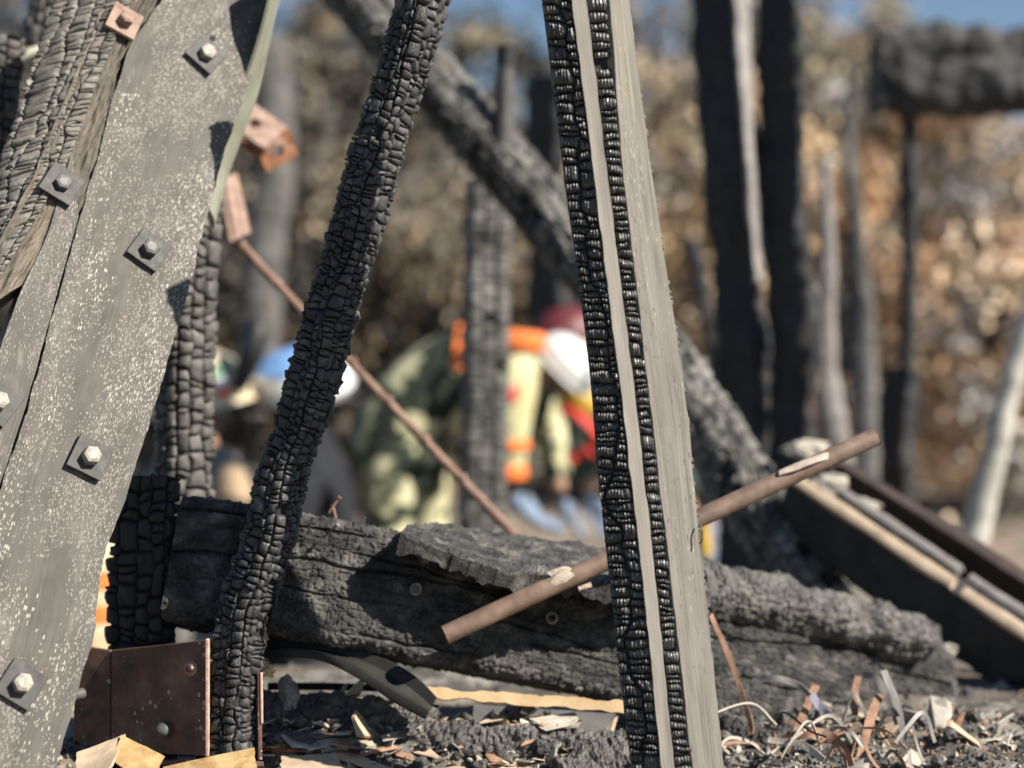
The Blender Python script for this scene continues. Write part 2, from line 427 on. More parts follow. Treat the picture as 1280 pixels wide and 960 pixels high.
m_board = M('ashy_board', [(.25, (.055, .050, .042)), (.5, (.083, .076, .065)), (.75, (.115, .106, .092))], 26, .7, [(90, .4, .0012), (420, .5, .0006)], 'suv', stretch=(1, .45, 1), spec=.35,
            patch=[(5, .55, .72, (.16, .153, .14), .4), (28, .58, .74, (.28, .268, .243), .55)],
            lines=[(330, (1, .02, 1), .5, .7, (.058, .052, .044), .55), (420, (1, .03, 1), .55, .75, (.17, .158, .138), .4), (60, (1, .05, 1), .6, .7, (.07, .064, .054), .4)],
            speck=[(400, .37, (.38, .355, .31), 9, .50, (1, .7, 1)), (560, .42, (.24, .225, .2), 12, .42, (1, .7, 1)), (260, .28, (.40, .375, .33), 6, .58, (1, .7, 1))])
m_scorch = M('scorched_wood', [(.28, (.055, .048, .04)), (.5, (.13, .11, .086)), (.72, (.25, .205, .155))], 30, .8, [(220, .6, .0015)], 'suv', stretch=(1, .12, 1),
             patch=[(14, .46, .62, (.07, .062, .054), .85), (60, .6, .75, (.4, .36, .3), .5)], lines=[(260, (1, .1, 1), .5, .66, (.05, .043, .036), .8)])
m_pale = M('pale_cut_wood', [(.3, (.25, .228, .192)), (.55, (.35, .322, .277)), (.8, (.44, .41, .36))], 30, .7, [(300, .3, .0005)], 'suv', stretch=(1, .08, 1),
           lines=[(500, (1, .02, 1), .5, .7, (.2, .165, .135), .6), (120, (1, .02, 1), .6, .68, (.16, .13, .105), .7)])
m_greywood = M('grey_weathered_wood', [(.3, (.115, .107, .09)), (.55, (.165, .154, .132)), (.8, (.225, .21, .183))], 22, .75, [(260, .5, .001)], 'suv', stretch=(1, .2, 1),
               patch=[(7, .52, .75, (.30, .255, .17), .5)], lines=[(420, (1, .10, 1), .5, .68, (.075, .067, .055), .6), (300, (1, .06, 1), .55, .7, (.26, .243, .212), .5)],
               speck=[(300, .22, (.075, .068, .058), 12, .48, (1, .8, 1)), (380, .2, (.30, .283, .25), 9, .5, (1, .8, 1))])
m_plate = M('grey_painted_steel', [(.3, (.034, .034, .032)), (.7, (.062, .061, .057))], 40, .6, [(300, .35, .0005)], spec=.35, patch=[(45, .55, .72, (.14, .13, .115), .5), (30, .6, .7, (.10, .06, .042), .5)])
m_nut = M('ashen_bolt', [(.3, (.16, .145, .12)), (.6, (.36, .33, .28)), (.8, (.5, .47, .42))], 150, .55, [(400, .5, .0006)], patch=[(90, .55, .7, (.14, .10, .075), .6)])
m_nutdark = M('dark_bolt', [(.3, (.05, .05, .047)), (.7, (.12, .118, .108))], 90, .5, [(400, .3, .0004)])
m_rustplate = M('pale_rusted_plate', [(.3, (.17, .095, .07)), (.55, (.30, .205, .16)), (.8, (.42, .33, .275))], 60, .75, [(400, .5, .0006)], patch=[(120, .55, .7, (.2, .1, .07), .6)])
m_rust = M('orange_rust', [(.3, (.15, .06, .03)), (.55, (.31, .14, .07)), (.8, (.42, .25, .16))], 50, .85, [(260, .6, .001)], patch=[(25, .52, .68, (.5, .38, .32), .6)])
m_rustpink = M('pinkish_rust', [(.3, (.20, .10, .075)), (.55, (.36, .215, .17)), (.8, (.48, .34, .29))], 60, .8, [(260, .6, .001)])
m_rodbrown = M('brown_rust', [(.3, (.11, .062, .045)), (.55, (.22, .135, .10)), (.8, (.34, .235, .19))], 50, .8, [(260, .6, .001)])
m_pipe = M('brown_pipe', [(.3, (.11, .072, .052)), (.55, (.20, .135, .10)), (.8, (.30, .22, .17))], 35, .5, [(220, .4, .0006)], spec=.45, patch=[(40, .6, .75, (.33, .27, .23), .5)])
m_peel = M('peeling_skin', [(.3, (.30, .23, .18)), (.7, (.5, .42, .35))], 60, .7, [(200, .4, .0006)])
m_saddle = M('dark_rusty_steel', [(.3, (.05, .027, .02)), (.55, (.13, .064, .046)), (.8, (.23, .135, .105))], 26, .6, [(220, .5, .0007)], spec=.45,
             speck=[(160, .5, (.35, .3, .27), 16, .5, (1, 1, 1))], patch=[(12, .55, .72, (.22, .18, .16), .5), (7, .52, .64, (.03, .024, .022), .7)])
m_sadedge = M('lit_rust', [(.3, (.35, .17, .11)), (.7, (.62, .45, .36))], 120, .8)  # rust, brightened to stand in for sun on the thin plate edges
m_strap = M('olive_strap', [(.3, (.20, .205, .15)), (.6, (.30, .305, .235)), (.8, (.42, .42, .35))], 14, .45, [(120, .2, .001)], spec=.5)
m_flash = M('black_flashing', [(.3, (.012, .012, .012)), (.7, (.035, .034, .031))], 16, .5, [(60, .3, .002)], spec=.2)
m_lath = M('raw_lath', [(.3, (.42, .28, .14)), (.6, (.58, .42, .25)), (.8, (.66, .52, .36))], 25, .8, [(180, .4, .001)])
m_yel = M('rusty_yellow_sheet', [(.3, (.22, .13, .055)), (.5, (.40, .27, .12)), (.75, (.52, .40, .22))], 35, .7, [(200, .5, .001)], patch=[(60, .55, .7, (.28, .12, .06), .6)])
m_ashwood = M('ash_white_wood', [(.3, (.30, .27, .22)), (.6, (.45, .41, .35)), (.8, (.58, .54, .48))], 40, .9, [(200, .6, .0015)])
m_tansheet = M('tan_board', [(.3, (.33, .25, .17)), (.6, (.46, .36, .26)), (.8, (.55, .46, .36))], 30, .85, [(200, .5, .001)])
m_redchip = M('brick_red_chip', [(.3, (.26, .10, .075)), (.7, (.42, .2, .15))], 60, .85, [(200, .5, .001)])
m_bark = M('peeled_bark_strip', [(.3, (.14, .075, .05)), (.55, (.31, .175, .11)), (.8, (.42, .29, .21))], 45, .7, [(180, .4, .001)])
m_greystrip = M('grey_strip', [(.3, (.16, .145, .135)), (.7, (.3, .28, .265))], 40, .6, [(180, .4, .001)])
m_metal = M('dull_sheet_metal', [(.3, (.12, .118, .112)), (.7, (.21, .205, .195))], 8, .4, [(40, .3, .003)], metal=.3)
m_ground = M('ash_ground', [(.3, (.03, .028, .026)), (.5, (.10, .094, .084)), (.66, (.34, .315, .275))], 17, .95, [(60, .8, .01), (300, .7, .003)], patch=[(3, .5, .65, (.20, .14, .09), .5)])
m_hill = M('burnt_slope', [(.3, (.05, .045, .04)), (.5, (.17, .14, .11)), (.7, (.30, .25, .19))], .9, .95, [(3, .8, .15)], patch=[(.25, .5, .65, (.30, .165, .10), .6), (.4, .55, .7, (.22, .21, .20), .6)])
m_trunk = M('burnt_bark', [(.3, (.012, .012, .012)), (.6, (.04, .037, .034)), (.8, (.12, .11, .10))], 5, .9, [(30, .6, .01)])
m_palewood = M('bare_bleached_wood', [(.3, (.36, .34, .29)), (.6, (.5, .475, .42)), (.8, (.6, .58, .52))], 10, .8, [(60, .4, .004)])
m_greytrunk = M('grey_scorched_trunk', [(.3, (.06, .057, .053)), (.6, (.14, .135, .128)), (.8, (.24, .235, .225))], 7, .85, [(60, .5, .004)])
m_leaf = M('scorched_leaves', [(.3, (.8, .8, .8)), (.7, (1.1, 1.1, 1.1))], 6, .8, None, tint=True)
m_skin = M('skin', [(.3, (.30, .17, .115)), (.7, (.38, .23, .16))], 20, .55, [(200, .2, .0005)])
m_camo = M('faded_camouflage', [(.445, (.018, .026, .018)), (.48, (.08, .095, .06)), (.505, (.30, .30, .17)), (.545, (.54, .51, .32))], 10, .9, [(30, .5, .01)], detail=2)
m_yellow = M('pale_yellow_shirt', [(.3, (.42, .38, .19)), (.7, (.6, .56, .34))], 14, .9, [(30, .5, .01)])
m_orange = M('orange_band', [(.3, (.78, .16, .025)), (.7, (.85, .22, .05))], 30, .7)
m_red = M('red_band', [(.3, (.55, .03, .02)), (.7, (.68, .06, .04))], 30, .7)
m_green = M('dark_green_jacket', [(.3, (.018, .03, .024)), (.7, (.04, .06, .048))], 12, .9, [(30, .5, .01)])
m_mustard = M('mustard_panel', [(.3, (.42, .25, .02)), (.7, (.55, .36, .05))], 12, .85, [(30, .5, .01)])
m_white = M('white_shell', [(.3, (.68, .68, .68)), (.7, (.8, .8, .79))], 12, .3, spec=.5)
m_blue = M('sky_blue_shell', [(.3, (.13, .27, .55)), (.7, (.2, .36, .64))], 12, .3, spec=.5)
m_tanhelm = M('tan_shell', [(.3, (.50, .42, .27)), (.7, (.64, .56, .40))], 12, .45, spec=.5)
m_black = M('black_rubber', [(.3, (.010, .010, .011)), (.7, (.022, .022, .024))], 30, .5)
m_flag_g = M('flag_green', [(.3, (.01, .16, .06)), (.7, (.015, .2, .08))], 30, .6)
m_glove = M('blue_grey_glove', [(.3, (.13, .18, .26)), (.7, (.22, .28, .37))], 30, .85, [(60, .5, .004)])
m_greycloth = M('grey_cloth', [(.3, (.10, .095, .09)), (.7, (.22, .21, .195))], 8, .9, [(30, .5, .01)])
m_tancloth = M('tan_cloth', [(.3, (.42, .30, .18)), (.7, (.56, .42, .28))], 8, .9, [(30, .5, .01)])
m_navy = M('dark_navy_cloth', [(.3, (.006, .007, .011)), (.7, (.014, .016, .022))], 8, .9, [(30, .5, .01)])
m_cream = M('cream_cloth', [(.3, (.5, .43, .27)), (.7, (.64, .57, .40))], 14, .9, [(40, .5, .006)])
m_lav = M('lavender_cloth', [(.3, (.28, .27, .36)), (.7, (.4, .39, .46))], 14, .9, [(40, .5, .006)])

# ------------------------------------------------------------------ the setting
def gz(x, y):
    x, y = np.broadcast_arrays(np.asarray(x, float), np.asarray(y, float))
    z = -0.483 - 0.60 * sstep(2.75, 3.9, y) + 0.09 * np.clip(y - 8, 0, 26) * sstep(8, 14, y) + 0.05 * np.clip(y - 34, 0, 400)
    z = z + (0.048 * np.exp(-((y - 2.07) / .085) ** 2) * sstep(-.42, -.32, x) * (1 - sstep(.04, .16, x)) + .012 * np.exp(-((y - 2.12) / .1) ** 2) * sstep(.22, .3, x)) * (1 + .5 * fbm(x * 18, y * 18, 0, 9, 3))
    z = z + 0.8 * sstep(10, 22, y) * fbm(x * .08, y * .08, 0, 5, 3)
    z = z + 0.035 * fbm(x * 2.2, y * 2.2, 0, 2, 4) * sstep(0, 1, y) + 0.012 * fbm(x * 14, y * 14, 0, 3, 3)
    return z
def terrain():
    parts = []
    xs = np.concatenate([np.linspace(-400, -14, 18), np.linspace(-12, -2.2, 40), np.linspace(-2, 2, 260), np.linspace(2.2, 12, 40), np.linspace(14, 400, 18)])
    ys = np.concatenate([np.linspace(-60, -1, 12), np.linspace(0, 1.4, 16), np.linspace(1.42, 3.2, 170), np.linspace(3.25, 9, 80), np.linspace(9.3, 45, 100), np.linspace(48, 900, 40)])
    X, Y = np.meshgrid(xs, ys)
    V = np.stack([X, Y, gz(X, Y)], -1).reshape(-1, 3)
    o = mk('ground', V, grid_faces(len(xs), len(ys)), m_ground)
    o['kind'] = 'structure'
    o.data.materials.append(m_hill)
    mi = (V[grid_faces(len(xs), len(ys))[:, 0], 1] > 7.0).astype(np.int32)
    o.data.polygons.foreach_set('material_index', mi)
terrain()

# ------------------------------------------------------------------ burnt trees on the slope
PAL = {'tan': [(.50, .37, .22), (.58, .46, .31), (.40, .29, .17), (.34, .25, .16), (.10, .09, .075), (.30, .27, .22)],
       'orange': [(.50, .33, .20), (.58, .43, .29), (.42, .27, .16), (.58, .47, .35), (.11, .095, .08), (.34, .32, .30)],
       'olive': [(.24, .21, .13), (.38, .33, .21), (.14, .125, .085), (.48, .41, .27), (.055, .053, .047)],
       'grey': [(.13, .125, .112), (.25, .23, .195), (.36, .32, .25), (.06, .058, .053), (.45, .38, .26)]}
def tree(px, y, h, rad, pal, seed, label, ncl=34, low=.18):
    r = random.Random(seed); rg = np.random.default_rng(seed)
    x = y * (px - 640) / FPX; z = float(gz(x, y))
    t = empty('burnt_tree', (x, y, z - .05), label, 'tree', 'scorched trees on the slope')
    base = np.array((x, y, z - .05)); parts = []
    pts = [base + np.array((0.06 * h * r.uniform(-1, 1) * k, 0.04 * h * r.uniform(-1, 1) * k, h * .9 * k / 4)) for k in range(5)]
    parts.append(tube_vf(pts, [.03 * h, .022 * h, .016 * h, .01 * h, .004 * h], 9, .2))
    cen = []
    for k in range(ncl):
        a = r.uniform(0, 2 * math.pi); f = r.uniform(low, 1.0)
        rr = rad * math.sqrt(r.random()) * (1.0 - 0.55 * abs(f - .5) * 1.6)
        q = base + np.array((rr * math.cos(a), rr * math.sin(a), h * f)); cen.append(q)
        if k % 3 == 0:
            s = np.array(pts[min(4, int(f * 4))]); parts.append(tube_vf([s, (s + q) / 2 + (0, 0, .1), q], [.011 * h, .007 * h, .003 * h], 6, .25))
    V, F = join_vf(parts); mk('trunk', V, F, m_trunk, t)
    LV, LC = [], []
    for q in cen:
        n = r.randint(50, 105); sg = rad * r.uniform(.10, .21)
        c = q + rg.normal(0, sg, (n, 3)) * (1, 1, .75)
        a = rg.normal(0, 1, (n, 3)); a = unit(a); b = unit(np.cross(a, rg.normal(0, 1, (n, 3))))
        sz = rg.uniform(.035, .085, (n, 1)) * (h / 4) ** .5
        LV.append(np.stack([c - a * sz, c + b * sz * .55, c + a * sz, c - b * sz * .55], 1).reshape(-1, 3))
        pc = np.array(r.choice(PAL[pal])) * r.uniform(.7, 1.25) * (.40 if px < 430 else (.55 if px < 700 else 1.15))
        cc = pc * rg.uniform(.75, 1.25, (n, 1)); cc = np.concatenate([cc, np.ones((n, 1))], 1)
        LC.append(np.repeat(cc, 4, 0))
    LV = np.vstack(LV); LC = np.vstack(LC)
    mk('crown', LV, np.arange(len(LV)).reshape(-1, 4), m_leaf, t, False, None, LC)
kinds = {'tan': 'tan', 'orange': 'orange brown', 'olive': 'dull olive', 'grey': 'grey'}
ORD = ['first', 'second', 'third', 'fourth', 'fifth', 'sixth', 'seventh', 'eighth', 'ninth', 'tenth', 'eleventh', 'twelfth', 'thirteenth', 'fourteenth', 'fifteenth',
       'sixteenth', 'seventeenth', 'eighteenth', 'nineteenth', 'twentieth', 'twenty-first', 'twenty-second', 'twenty-third', 'twenty-fourth', 'twenty-fifth']
rt = random.Random(31); ti = 0
for row, step, y0, y1, h0, h1, r0, r1 in (('nearest', 66, 11, 14.5, 2.3, 3.6, .7, 1.05), ('middle', 60, 17, 22, 3.8, 5.0, 1.0, 1.5), ('farthest', 75, 25, 31, 5.0, 6.4, 1.4, 2.0)):
    spots = sorted(px + rt.uniform(-20, 20) for px in range(-70, 1390, step))
    for k, px in enumerate(spots):
        y = rt.uniform(y0, y1); hh = rt.uniform(h0, h1); rr = rt.uniform(r0, r1)
        if px < 470: pal = rt.choice(['grey', 'olive', 'grey', 'tan'])
        elif px < 700: pal = rt.choice(['tan', 'olive', 'tan', 'grey'])
        else: pal = rt.choice(['tan', 'orange', 'tan', 'olive', 'orange'])
        if row != 'nearest' and (590 < px < 730 or 985 < px < 1020 or px > 1200): hh *= .45 if px < 800 else .66
        elif row == 'farthest': hh *= 1.15
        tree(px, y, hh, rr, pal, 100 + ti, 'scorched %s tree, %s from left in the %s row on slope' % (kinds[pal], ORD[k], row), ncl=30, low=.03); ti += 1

# ------------------------------------------------------------------ big bolted board at the left
PN = unit(np.array((.50, -.80, .30))); PC = P(150, 480, 1.92)
def Q(px, py, off=0.0):
    d = np.array(((px - 640) / FPX, 1.0, -(py - 480) / FPX))
    return d * (PC @ PN + off) / (d @ PN)
B = empty('bolted_timber_board', P(20, 1060, 1.8), 'wide ash-grey speckled board leaning at far left, studded with square bolt plates', 'board')
eR = [(392, -130), (345, 0), (312, 100), (271, 222), (228, 390), (186, 530), (150, 640), (128, 710), (118, 790), (92, 880), (70, 960), (40, 1080)]
seam = [(160, 60), (128, 170), (100, 270), (66, 392), (30, 520), (2, 605), (-40, 740), (-80, 870), (-110, 960), (-140, 1080)]
seam_top = [(262, -130), (200, 0)]
main_l = [(q[0] + 1, q[1]) for q in seam_top + seam]
ST = Strip([Q(*q) for q in main_l][::-1], [Q(*q) for q in eR][::-1], seed=3)
def board_disp(u, v):
    return 0.0007 * fbm(u * 120, v * 14, 0, 8, 3) + 0.0016 * fbm(u * 9, v * 5, 0, 4, 3)
V, F, S = ST.slab(.045, .004, .004, board_disp, .0025)
mk('face_plank', V, F, m_board, B, True, S)
# left plank (below the burnt edge)
edge_l = [(90, 190), (60, 290), (20, 380), (-20, 500), (-70, 640), (-120, 780), (-160, 900), (-190, 1080)]
ST2 = Strip([Q(*q) for q in edge_l][::-1], [Q(q[0] - 1.5, q[1]) for q in seam[2:]][::-1], seed=5)
V, F, S = ST2.slab(.045, .004, .004, lambda u, v: board_disp(u + .3, v + .7) - .0006, .001)
mk('face_plank', V, F, m_board, B, True, S + (.7, .3, 0))
# brown scorched margin between the char and the grey face
mL = [(185, -130), (132, 0), (94, 90), (46, 210), (4, 295), (-40, 400)]
mR = [(264, -130), (200, -2), (160, 58), (128, 168), (98, 268), (66, 330)]
ST3 = Strip([Q(*q, -.004) for q in mL][::-1], [Q(*q, -.002) for q in mR][::-1], seed=6)
V, F, S = ST3.slab(.05, .004, .004, lambda u, v: 0.005 * fbm(u * 160, v * 40, 0, 2, 4) + alli(u, v, .006, .012, 17, .002) - .002, .004)
mk('scorched_margin', V, F, m_scorch, B, False, S)
# burnt left flank, alligatored
fl = [(120, -130), (72, 0), (44, 90), (8, 190), (-22, 270), (-70, 390), (-120, 520)]
fr_ = [(228, -130), (166, 0), (128, 90), (86, 200), (38, 285), (-18, 380), (-66, 500)]
class Bent(Strip):
    def F(s, u, v):
        p, n = Strip.F(s, u, v)
        k = np.clip(np.asarray(u) / s.U, 0, 1)
        back = (1 - k) ** 2
        side_ = unit(np.cross(PN, s.T.mean(0))); side_ = side_ if side_[0] < 0 else -side_
        return p - PN * (0.045 * back)[..., None], unit(n * (0.25 + k)[..., None] + side_ * (1.1 * (1 - k))[..., None])
CF = Bent([Q(*q, -.006) for q in fl][::-1], [Q(*q, .0005) for q in fr_][::-1], seed=7)
UU, VV = np.meshgrid(np.linspace(0, CF.U, 14), np.linspace(0, CF.L, 120)); p_, n_ = CF.F(UU, VV)
mk('burnt_flank', (p_ - n_ * .003).reshape(-1, 3), grid_faces(14, 120), m_core, B)
emit(B, blocks(CF, 6, .0068, .0042, 21, 7, 6, .0006, .003, waver=.3, bow=.6, miss=.0, var=.6), m_flank, 300)
# joint crack shadow gap is the real gap between planks; plates and bolts
def frame_on(n, upish):
    n = unit(n); x = unit(np.cross(upish, n)); y = np.cross(n, x); return x, y, n
bx, by, bn = frame_on(PN, unit(Q(250, 300) - Q(150, 640)))
def bolt_plate(px, py, size, rot, pm, nm, head='hex', th=.0055, hs=.0095, hh=.009, tilt=(0, 0), off=.0018):
    rot += ((px * 7 + py * 3) % 11 - 5) * 1.3; tilt = (tilt[0] + ((px * 5 + py) % 7 - 3) * .012, tilt[1] + ((px + py * 5) % 5 - 2) * .015)
    c = Q(px, py) + PN * (off + th / 2)
    a = math.radians(rot); x = bx * math.cos(a) + by * math.sin(a); y = -bx * math.sin(a) + by * math.cos(a)
    n = unit(bn + x * tilt[0] + y * tilt[1])
    v, f = box_vf(c, x * size / 2, y * size / 2, n * th / 2)
    w = bevel(mk('square_washer', v, f, pm, B, False), .0008)
    Mx = Matrix((tuple(x), tuple(y), tuple(n))).transposed().to_4x4(); Mx.translation = Vector(c + n * th / 2)
    if head == 'hole':
        v, f = lathe_vf([(hs, -.001), (hs, .0012), (hs * .8, .0016), (hs * .62, .0016), (hs * .6, -.0005)], Mx, 6)
    else:
        v, f = lathe_vf([(hs, -.001), (hs, hh * .75), (hs * .9, hh * .92), (hs * .62, hh), (hs * .55, hh * 1.02)], Mx @ Matrix.Rotation(.4, 4, 'Z'), 6)
    mk('bolt_head', v, f, nm, w, False)
bolt_plate(256, 70, .043, -14, m_plate, m_nut, hs=.0115, hh=.011)
bolt_plate(76, 232, .043, -14, m_plate, m_nutdark, hs=.0105, hh=.008)
bolt_plate(185, 314, .043, -14, m_plate, m_nutdark, hs=.0115, hh=.011)
bolt_plate(111, 573, .043, -14, m_plate, m_nut, hs=.0115, hh=.013)
bolt_plate(25, 856, .043, -14, m_plate, m_nut, hs=.0115, hh=.013)
bolt_plate(-4, 505, .043, -14, m_plate, m_nut, hs=.0115, hh=.012)
bolt_plate(153, 30, .040, -6, m_rustplate, m_rustplate, hs=.0105, hh=.012, tilt=(.1, .1), off=.004)
# nail hole, its dark inside drawn as a flat black disc
c = Q(266, 48) + PN * .0015
Mx = Matrix((tuple(bx), tuple(by), tuple(bn))).transposed().to_4x4(); Mx.translation = Vector(c)
v, f = lathe_vf([(.004, -.001), (.004, .0003), (.0025, .0004)], Mx, 10); mk('nail_hole_disc', v, f, m_core, B, False)

# olive strap curling off the board's right edge
SL = [P(352, -60, 2.13), P(338, 0, 2.13), P(322, 60, 2.14), P(300, 120, 2.15), P(280, 170, 2.15), P(266, 215, 2.15), P(262, 262, 2.15)]
SR = [P(372, -60, 2.20), P(350, 0, 2.20), P(336, 60, 2.21), P(322, 120, 2.22), P(302, 175, 2.22), P(284, 225, 2.22), P(268, 285, 2.2)]
s_ = Strip(SL[::-1], SR[::-1]); V, F, S = s_.slab(.004, .006, .01, lambda u, v: .003 * np.sin(u / s_.U * math.pi))
top(mk('metal_strap', V, F, m_strap, None, True, S), 'curved olive green strap peeling along the right edge of bolted board', 'strap')

# charred stubs at the far left edge
A_ = Sweep(PP((-14, 240, 2.3), (-6, 120, 2.3), (2, 45, 2.3)), .055, .05, 20, .35, .05, 3)
t = empty('charred_stub', A_.C[0], 'short charred stub cut off by the left picture edge beside bolted board', 'timber')
mk('core', *A_.skin(.01, .02, -.003)[:2], m_core, t); emit(t, blocks(A_, 10, .016, .006, 5), m_char_ash, 40)
A_ = Sweep(PP((50, 60, 2.6), (64, -20, 2.6), (74, -90, 2.6)), .05, .05, 20, .35, .05, 4)
t = empty('charred_stub', A_.C[0], 'charred stub rising behind the burnt upper flank of bolted board', 'timber')
mk('core', *A_.skin(.01, .02, -.003)[:2], m_core, t); emit(t, blocks(A_, 9, .018, .006, 6), m_char_ash, 30)
v, f = tube_vf(PP((22, 72, 2.42), (50, 62, 2.44), (92, 48, 2.48)), .009, 10)
t = top(mk('conduit_pipe', v, f, m_strap), 'thin olive pipe with pink end at upper left behind bolted board', 'pipe')
v, f = tube_vf(PP((12, 77, 2.40), (25, 71, 2.42)), [.0045, .006], 8); mk('pipe_end', v, f, m_rustpink, t)

# ------------------------------------------------------------------ charred upright behind the board
A_ = Sweep(PP((222, 700, 2.29), (229, 605, 2.28), (231, 500, 2.28), (233, 400, 2.28), (238, 300, 2.28), (244, 200, 2.28), (255, 60, 2.27), (266, -60, 2.28)), .068, .064, 38, .3, .05, 11)
t = empty('charred_upright', A_.C[0], 'alligatored charred upright half hidden by right edge of bolted board', 'timber')
mk('core', *A_.skin(.008, .01, -.004)[:2], m_core, t)
emit(t, blocks(A_, 11, .0165, .006, 12, 7, 7, .0012, .006, waver=.2, bow=.4, var=.6), m_char_ash, 300)

# ------------------------------------------------------------------ diagonal charred post, in focus
DP = [(552, -110), (528, 0), (502, 94), (475, 175), (441, 300), (423, 360), (396, 460), (380, 516), (366, 555), (350, 605), (341, 660), (326, 705), (306, 760), (298, 810), (293, 860), (289, 930), (287, 985)]
A_ = Sweep([P(x, y, 1.96 + .00002 * (480 - y)) for x, y in DP][::-1], .050, .047, 49, .2, .05, 21)
t = empty('charred_post', A_.C[0], 'slender black charred post slanting up from rusty saddle bracket, deeply cracked', 'timber')
mk('core', *A_.skin(.006, .008, -.004)[:2], m_core, t)
emit(t, blocks(A_, 16, .0092, .0038, 22, 7, 6, .0008, .006, waver=.3, bow=.5, var=.65, facet=1.1, rowmul=lambda v: 1 + 2.2 * float(sstep(.93, 1.02, v))), m_char, 300)

# ------------------------------------------------------------------ right foreground post: char, pale strip, char, grey wood
ys = [-110, 0, 120, 240, 360, 480, 600, 720, 840, 960, 1090]
def xs_at(tab):
    return [np.interp(y, [q[0] for q in tab], [q[1] for q in tab]) for y in ys]
X0 = xs_at([(-110, 664), (0, 677), (240, 707), (360, 724), (480, 738), (600, 748), (720, 761), (840, 774), (960, 789), (1090, 804)])
X1 = xs_at([(-110, 701), (0, 715), (240, 745), (480, 775), (720, 803), (960, 827), (1090, 840)])
X2 = xs_at([(-110, 719), (0, 733), (240, 762), (480, 792), (720, 819), (960, 843), (1090, 856)])
X3 = xs_at([(-110, 752), (0, 763), (240, 784), (480, 812), (720, 840), (840, 854), (960, 868), (1090, 880)])
X4 = xs_at([(-110, 772), (0, 786), (240, 818), (480, 855), (720, 880), (960, 905), (1090, 919)])
dR = 1.76
RPT = empty('split_post', P(850, 1085, dR), 'sharp foreground post with cracked char, one pale strip and grey wood side', 'timber')
E = lambda X, d: [P(x, y, d) for x, y in zip(X, ys)][::-1]
eA0, eA1 = E([x - 1 for x in X0], dR + .014), E(X1, dR + .003)
eB0, eB1 = E(X1, dR), E(X2, dR + .001)
eC0, eC1 = E(X2, dR + .006), E(X3, dR + .008)
eD0, eD1 = E([x - 2 for x in X3], dR + .004), E(X4, dR + .032)
sA = Strip(eA0, eA1, seed=31); sB = Strip(eB0, eB1, seed=32); sC = Strip(eC0, eC1, seed=33); sD = Strip(eD0, eD1, seed=34)
V, F, S = sA.slab(.03, .01, .02, lambda u, v: u * 0 - .004); mk('burnt_face', V, F, m_core, RPT, True, S)
emit(RPT, blocks(sA, 2, .0095, .0036, 35, 23, 7, .0007, .004, waver=.3, ridge=(.0036, .0009), bow=.35, miss=0, var=.5, pw=4, facet=.5), m_char_bright, 300)
V, F, S = sB.slab(.03, .004, .004, lambda u, v: .0006 * fbm(u * 200, v * 20, 0, 4, 3), .0011); mk('pale_strip', V, F, m_pale, RPT, True, S)
V, F, S = sC.slab(.03, .01, .02, lambda u, v: u * 0 - .004); mk('burnt_groove', V, F, m_core, RPT, True, S)
emit(RPT, blocks(sC, 1, .0085, .0040, 37, 11, 7, .0008, .004, waver=.2, bow=.4, miss=.01, ridge=(.005, .0006), pw=4), m_char_bright, 200)
V, F, S = sD.slab(.03, .003, .004, lambda u, v: .0016 * fbm(u * 120, v * 14, 0, 6, 4) - .0016 * sstep(.55, .8, fbm(u * 260, v * 90, 0, 16, 2)), .0012); mk('grey_wood_side', V, F, m_greywood, RPT, True, S)
# charred fringe along the far right edge of the grey side
fr2 = Strip(E([x - 1 for x in X4], dR + .033), E([x + 1.5 for x in X4], dR + .050), seed=38)
emit(RPT, blocks(fr2, 1, .006, .0015, 39, 6, 6, .0008, .012, bow=.6, miss=.6), m_char_ash, 0)
v, f = tube_vf(PP((875, 655, 1.785), (877, 662, 1.78), (877, 676, 1.78), (874, 680, 1.78)), .0012, 6, .004); mk('bent_nail', v, f, m_nutdark, RPT)

# ------------------------------------------------------------------ fallen horizontal beam
HB = Sweep(PP((221, 702, 2.065), (290, 711, 2.068), (360, 722, 2.075), (520, 752, 2.11), (700, 789, 2.18), (880, 836, 2.28), (1040, 862, 2.38), (1160, 882, 2.46)), .160, .12, 7, .16, .03, 41, (1.0, .86))
gro = [(.225, .0018, 51), (.262, .0016, 52), (.285, .0014, 55), (.315, .0018, 53), (.345, .0015, 54), (.37, .0015, 56)]
def beam_disp(u, v):
    h = alli(u, v, .0085, .0062, 44, .0034) + .0028 * fbm(u * 30, v * 14, 0, 45, 4) + .0022 * fbm(u * 230, v * 170, 0, 46, 2)
    for f_, w_, sd in gro:
        uc = HB.U * f_ / .6 + .012 * vn(v * 5, sd, 0, sd) + .003 * vn(v * 40, sd, 0, sd)
        on = sstep(0, .3, vn(v * 6, sd * 1.7, 0, sd))
        h = h - .008 * on * np.exp(-((u - uc) / w_) ** 2)
    return h
t = empty('fallen_beam', HB.C[0], 'thick charred beam lying across the scene behind the leaning posts', 'timber')
V, F, S = HB.skin(.0020, .0020, beam_disp); mk('timber', V, F, m_beam, t, False, S)
def ring_on(px, py, d, r, par, mat):
    c = P(px, py, d); n = unit(-c + (0.15, 0, .25)); x, y, n = frame_on(n, (0.2, 0, 1))
    Mx = Matrix((tuple(x), tuple(y), tuple(n))).transposed().to_4x4(); Mx.translation = Vector(c)
    v, f = lathe_vf([(r, -.012), (r, .001), (r * .86, .0025), (r * .68, .001), (r * .62, -.008)], Mx, 16)
    mk('bolt_ring', v, f, mat, par)
for q in ((520, 736, 2.043), (478, 800, 2.035), (690, 772, 2.106), (656, 838, 2.092)): ring_on(*q, .0078, t, m_nut)
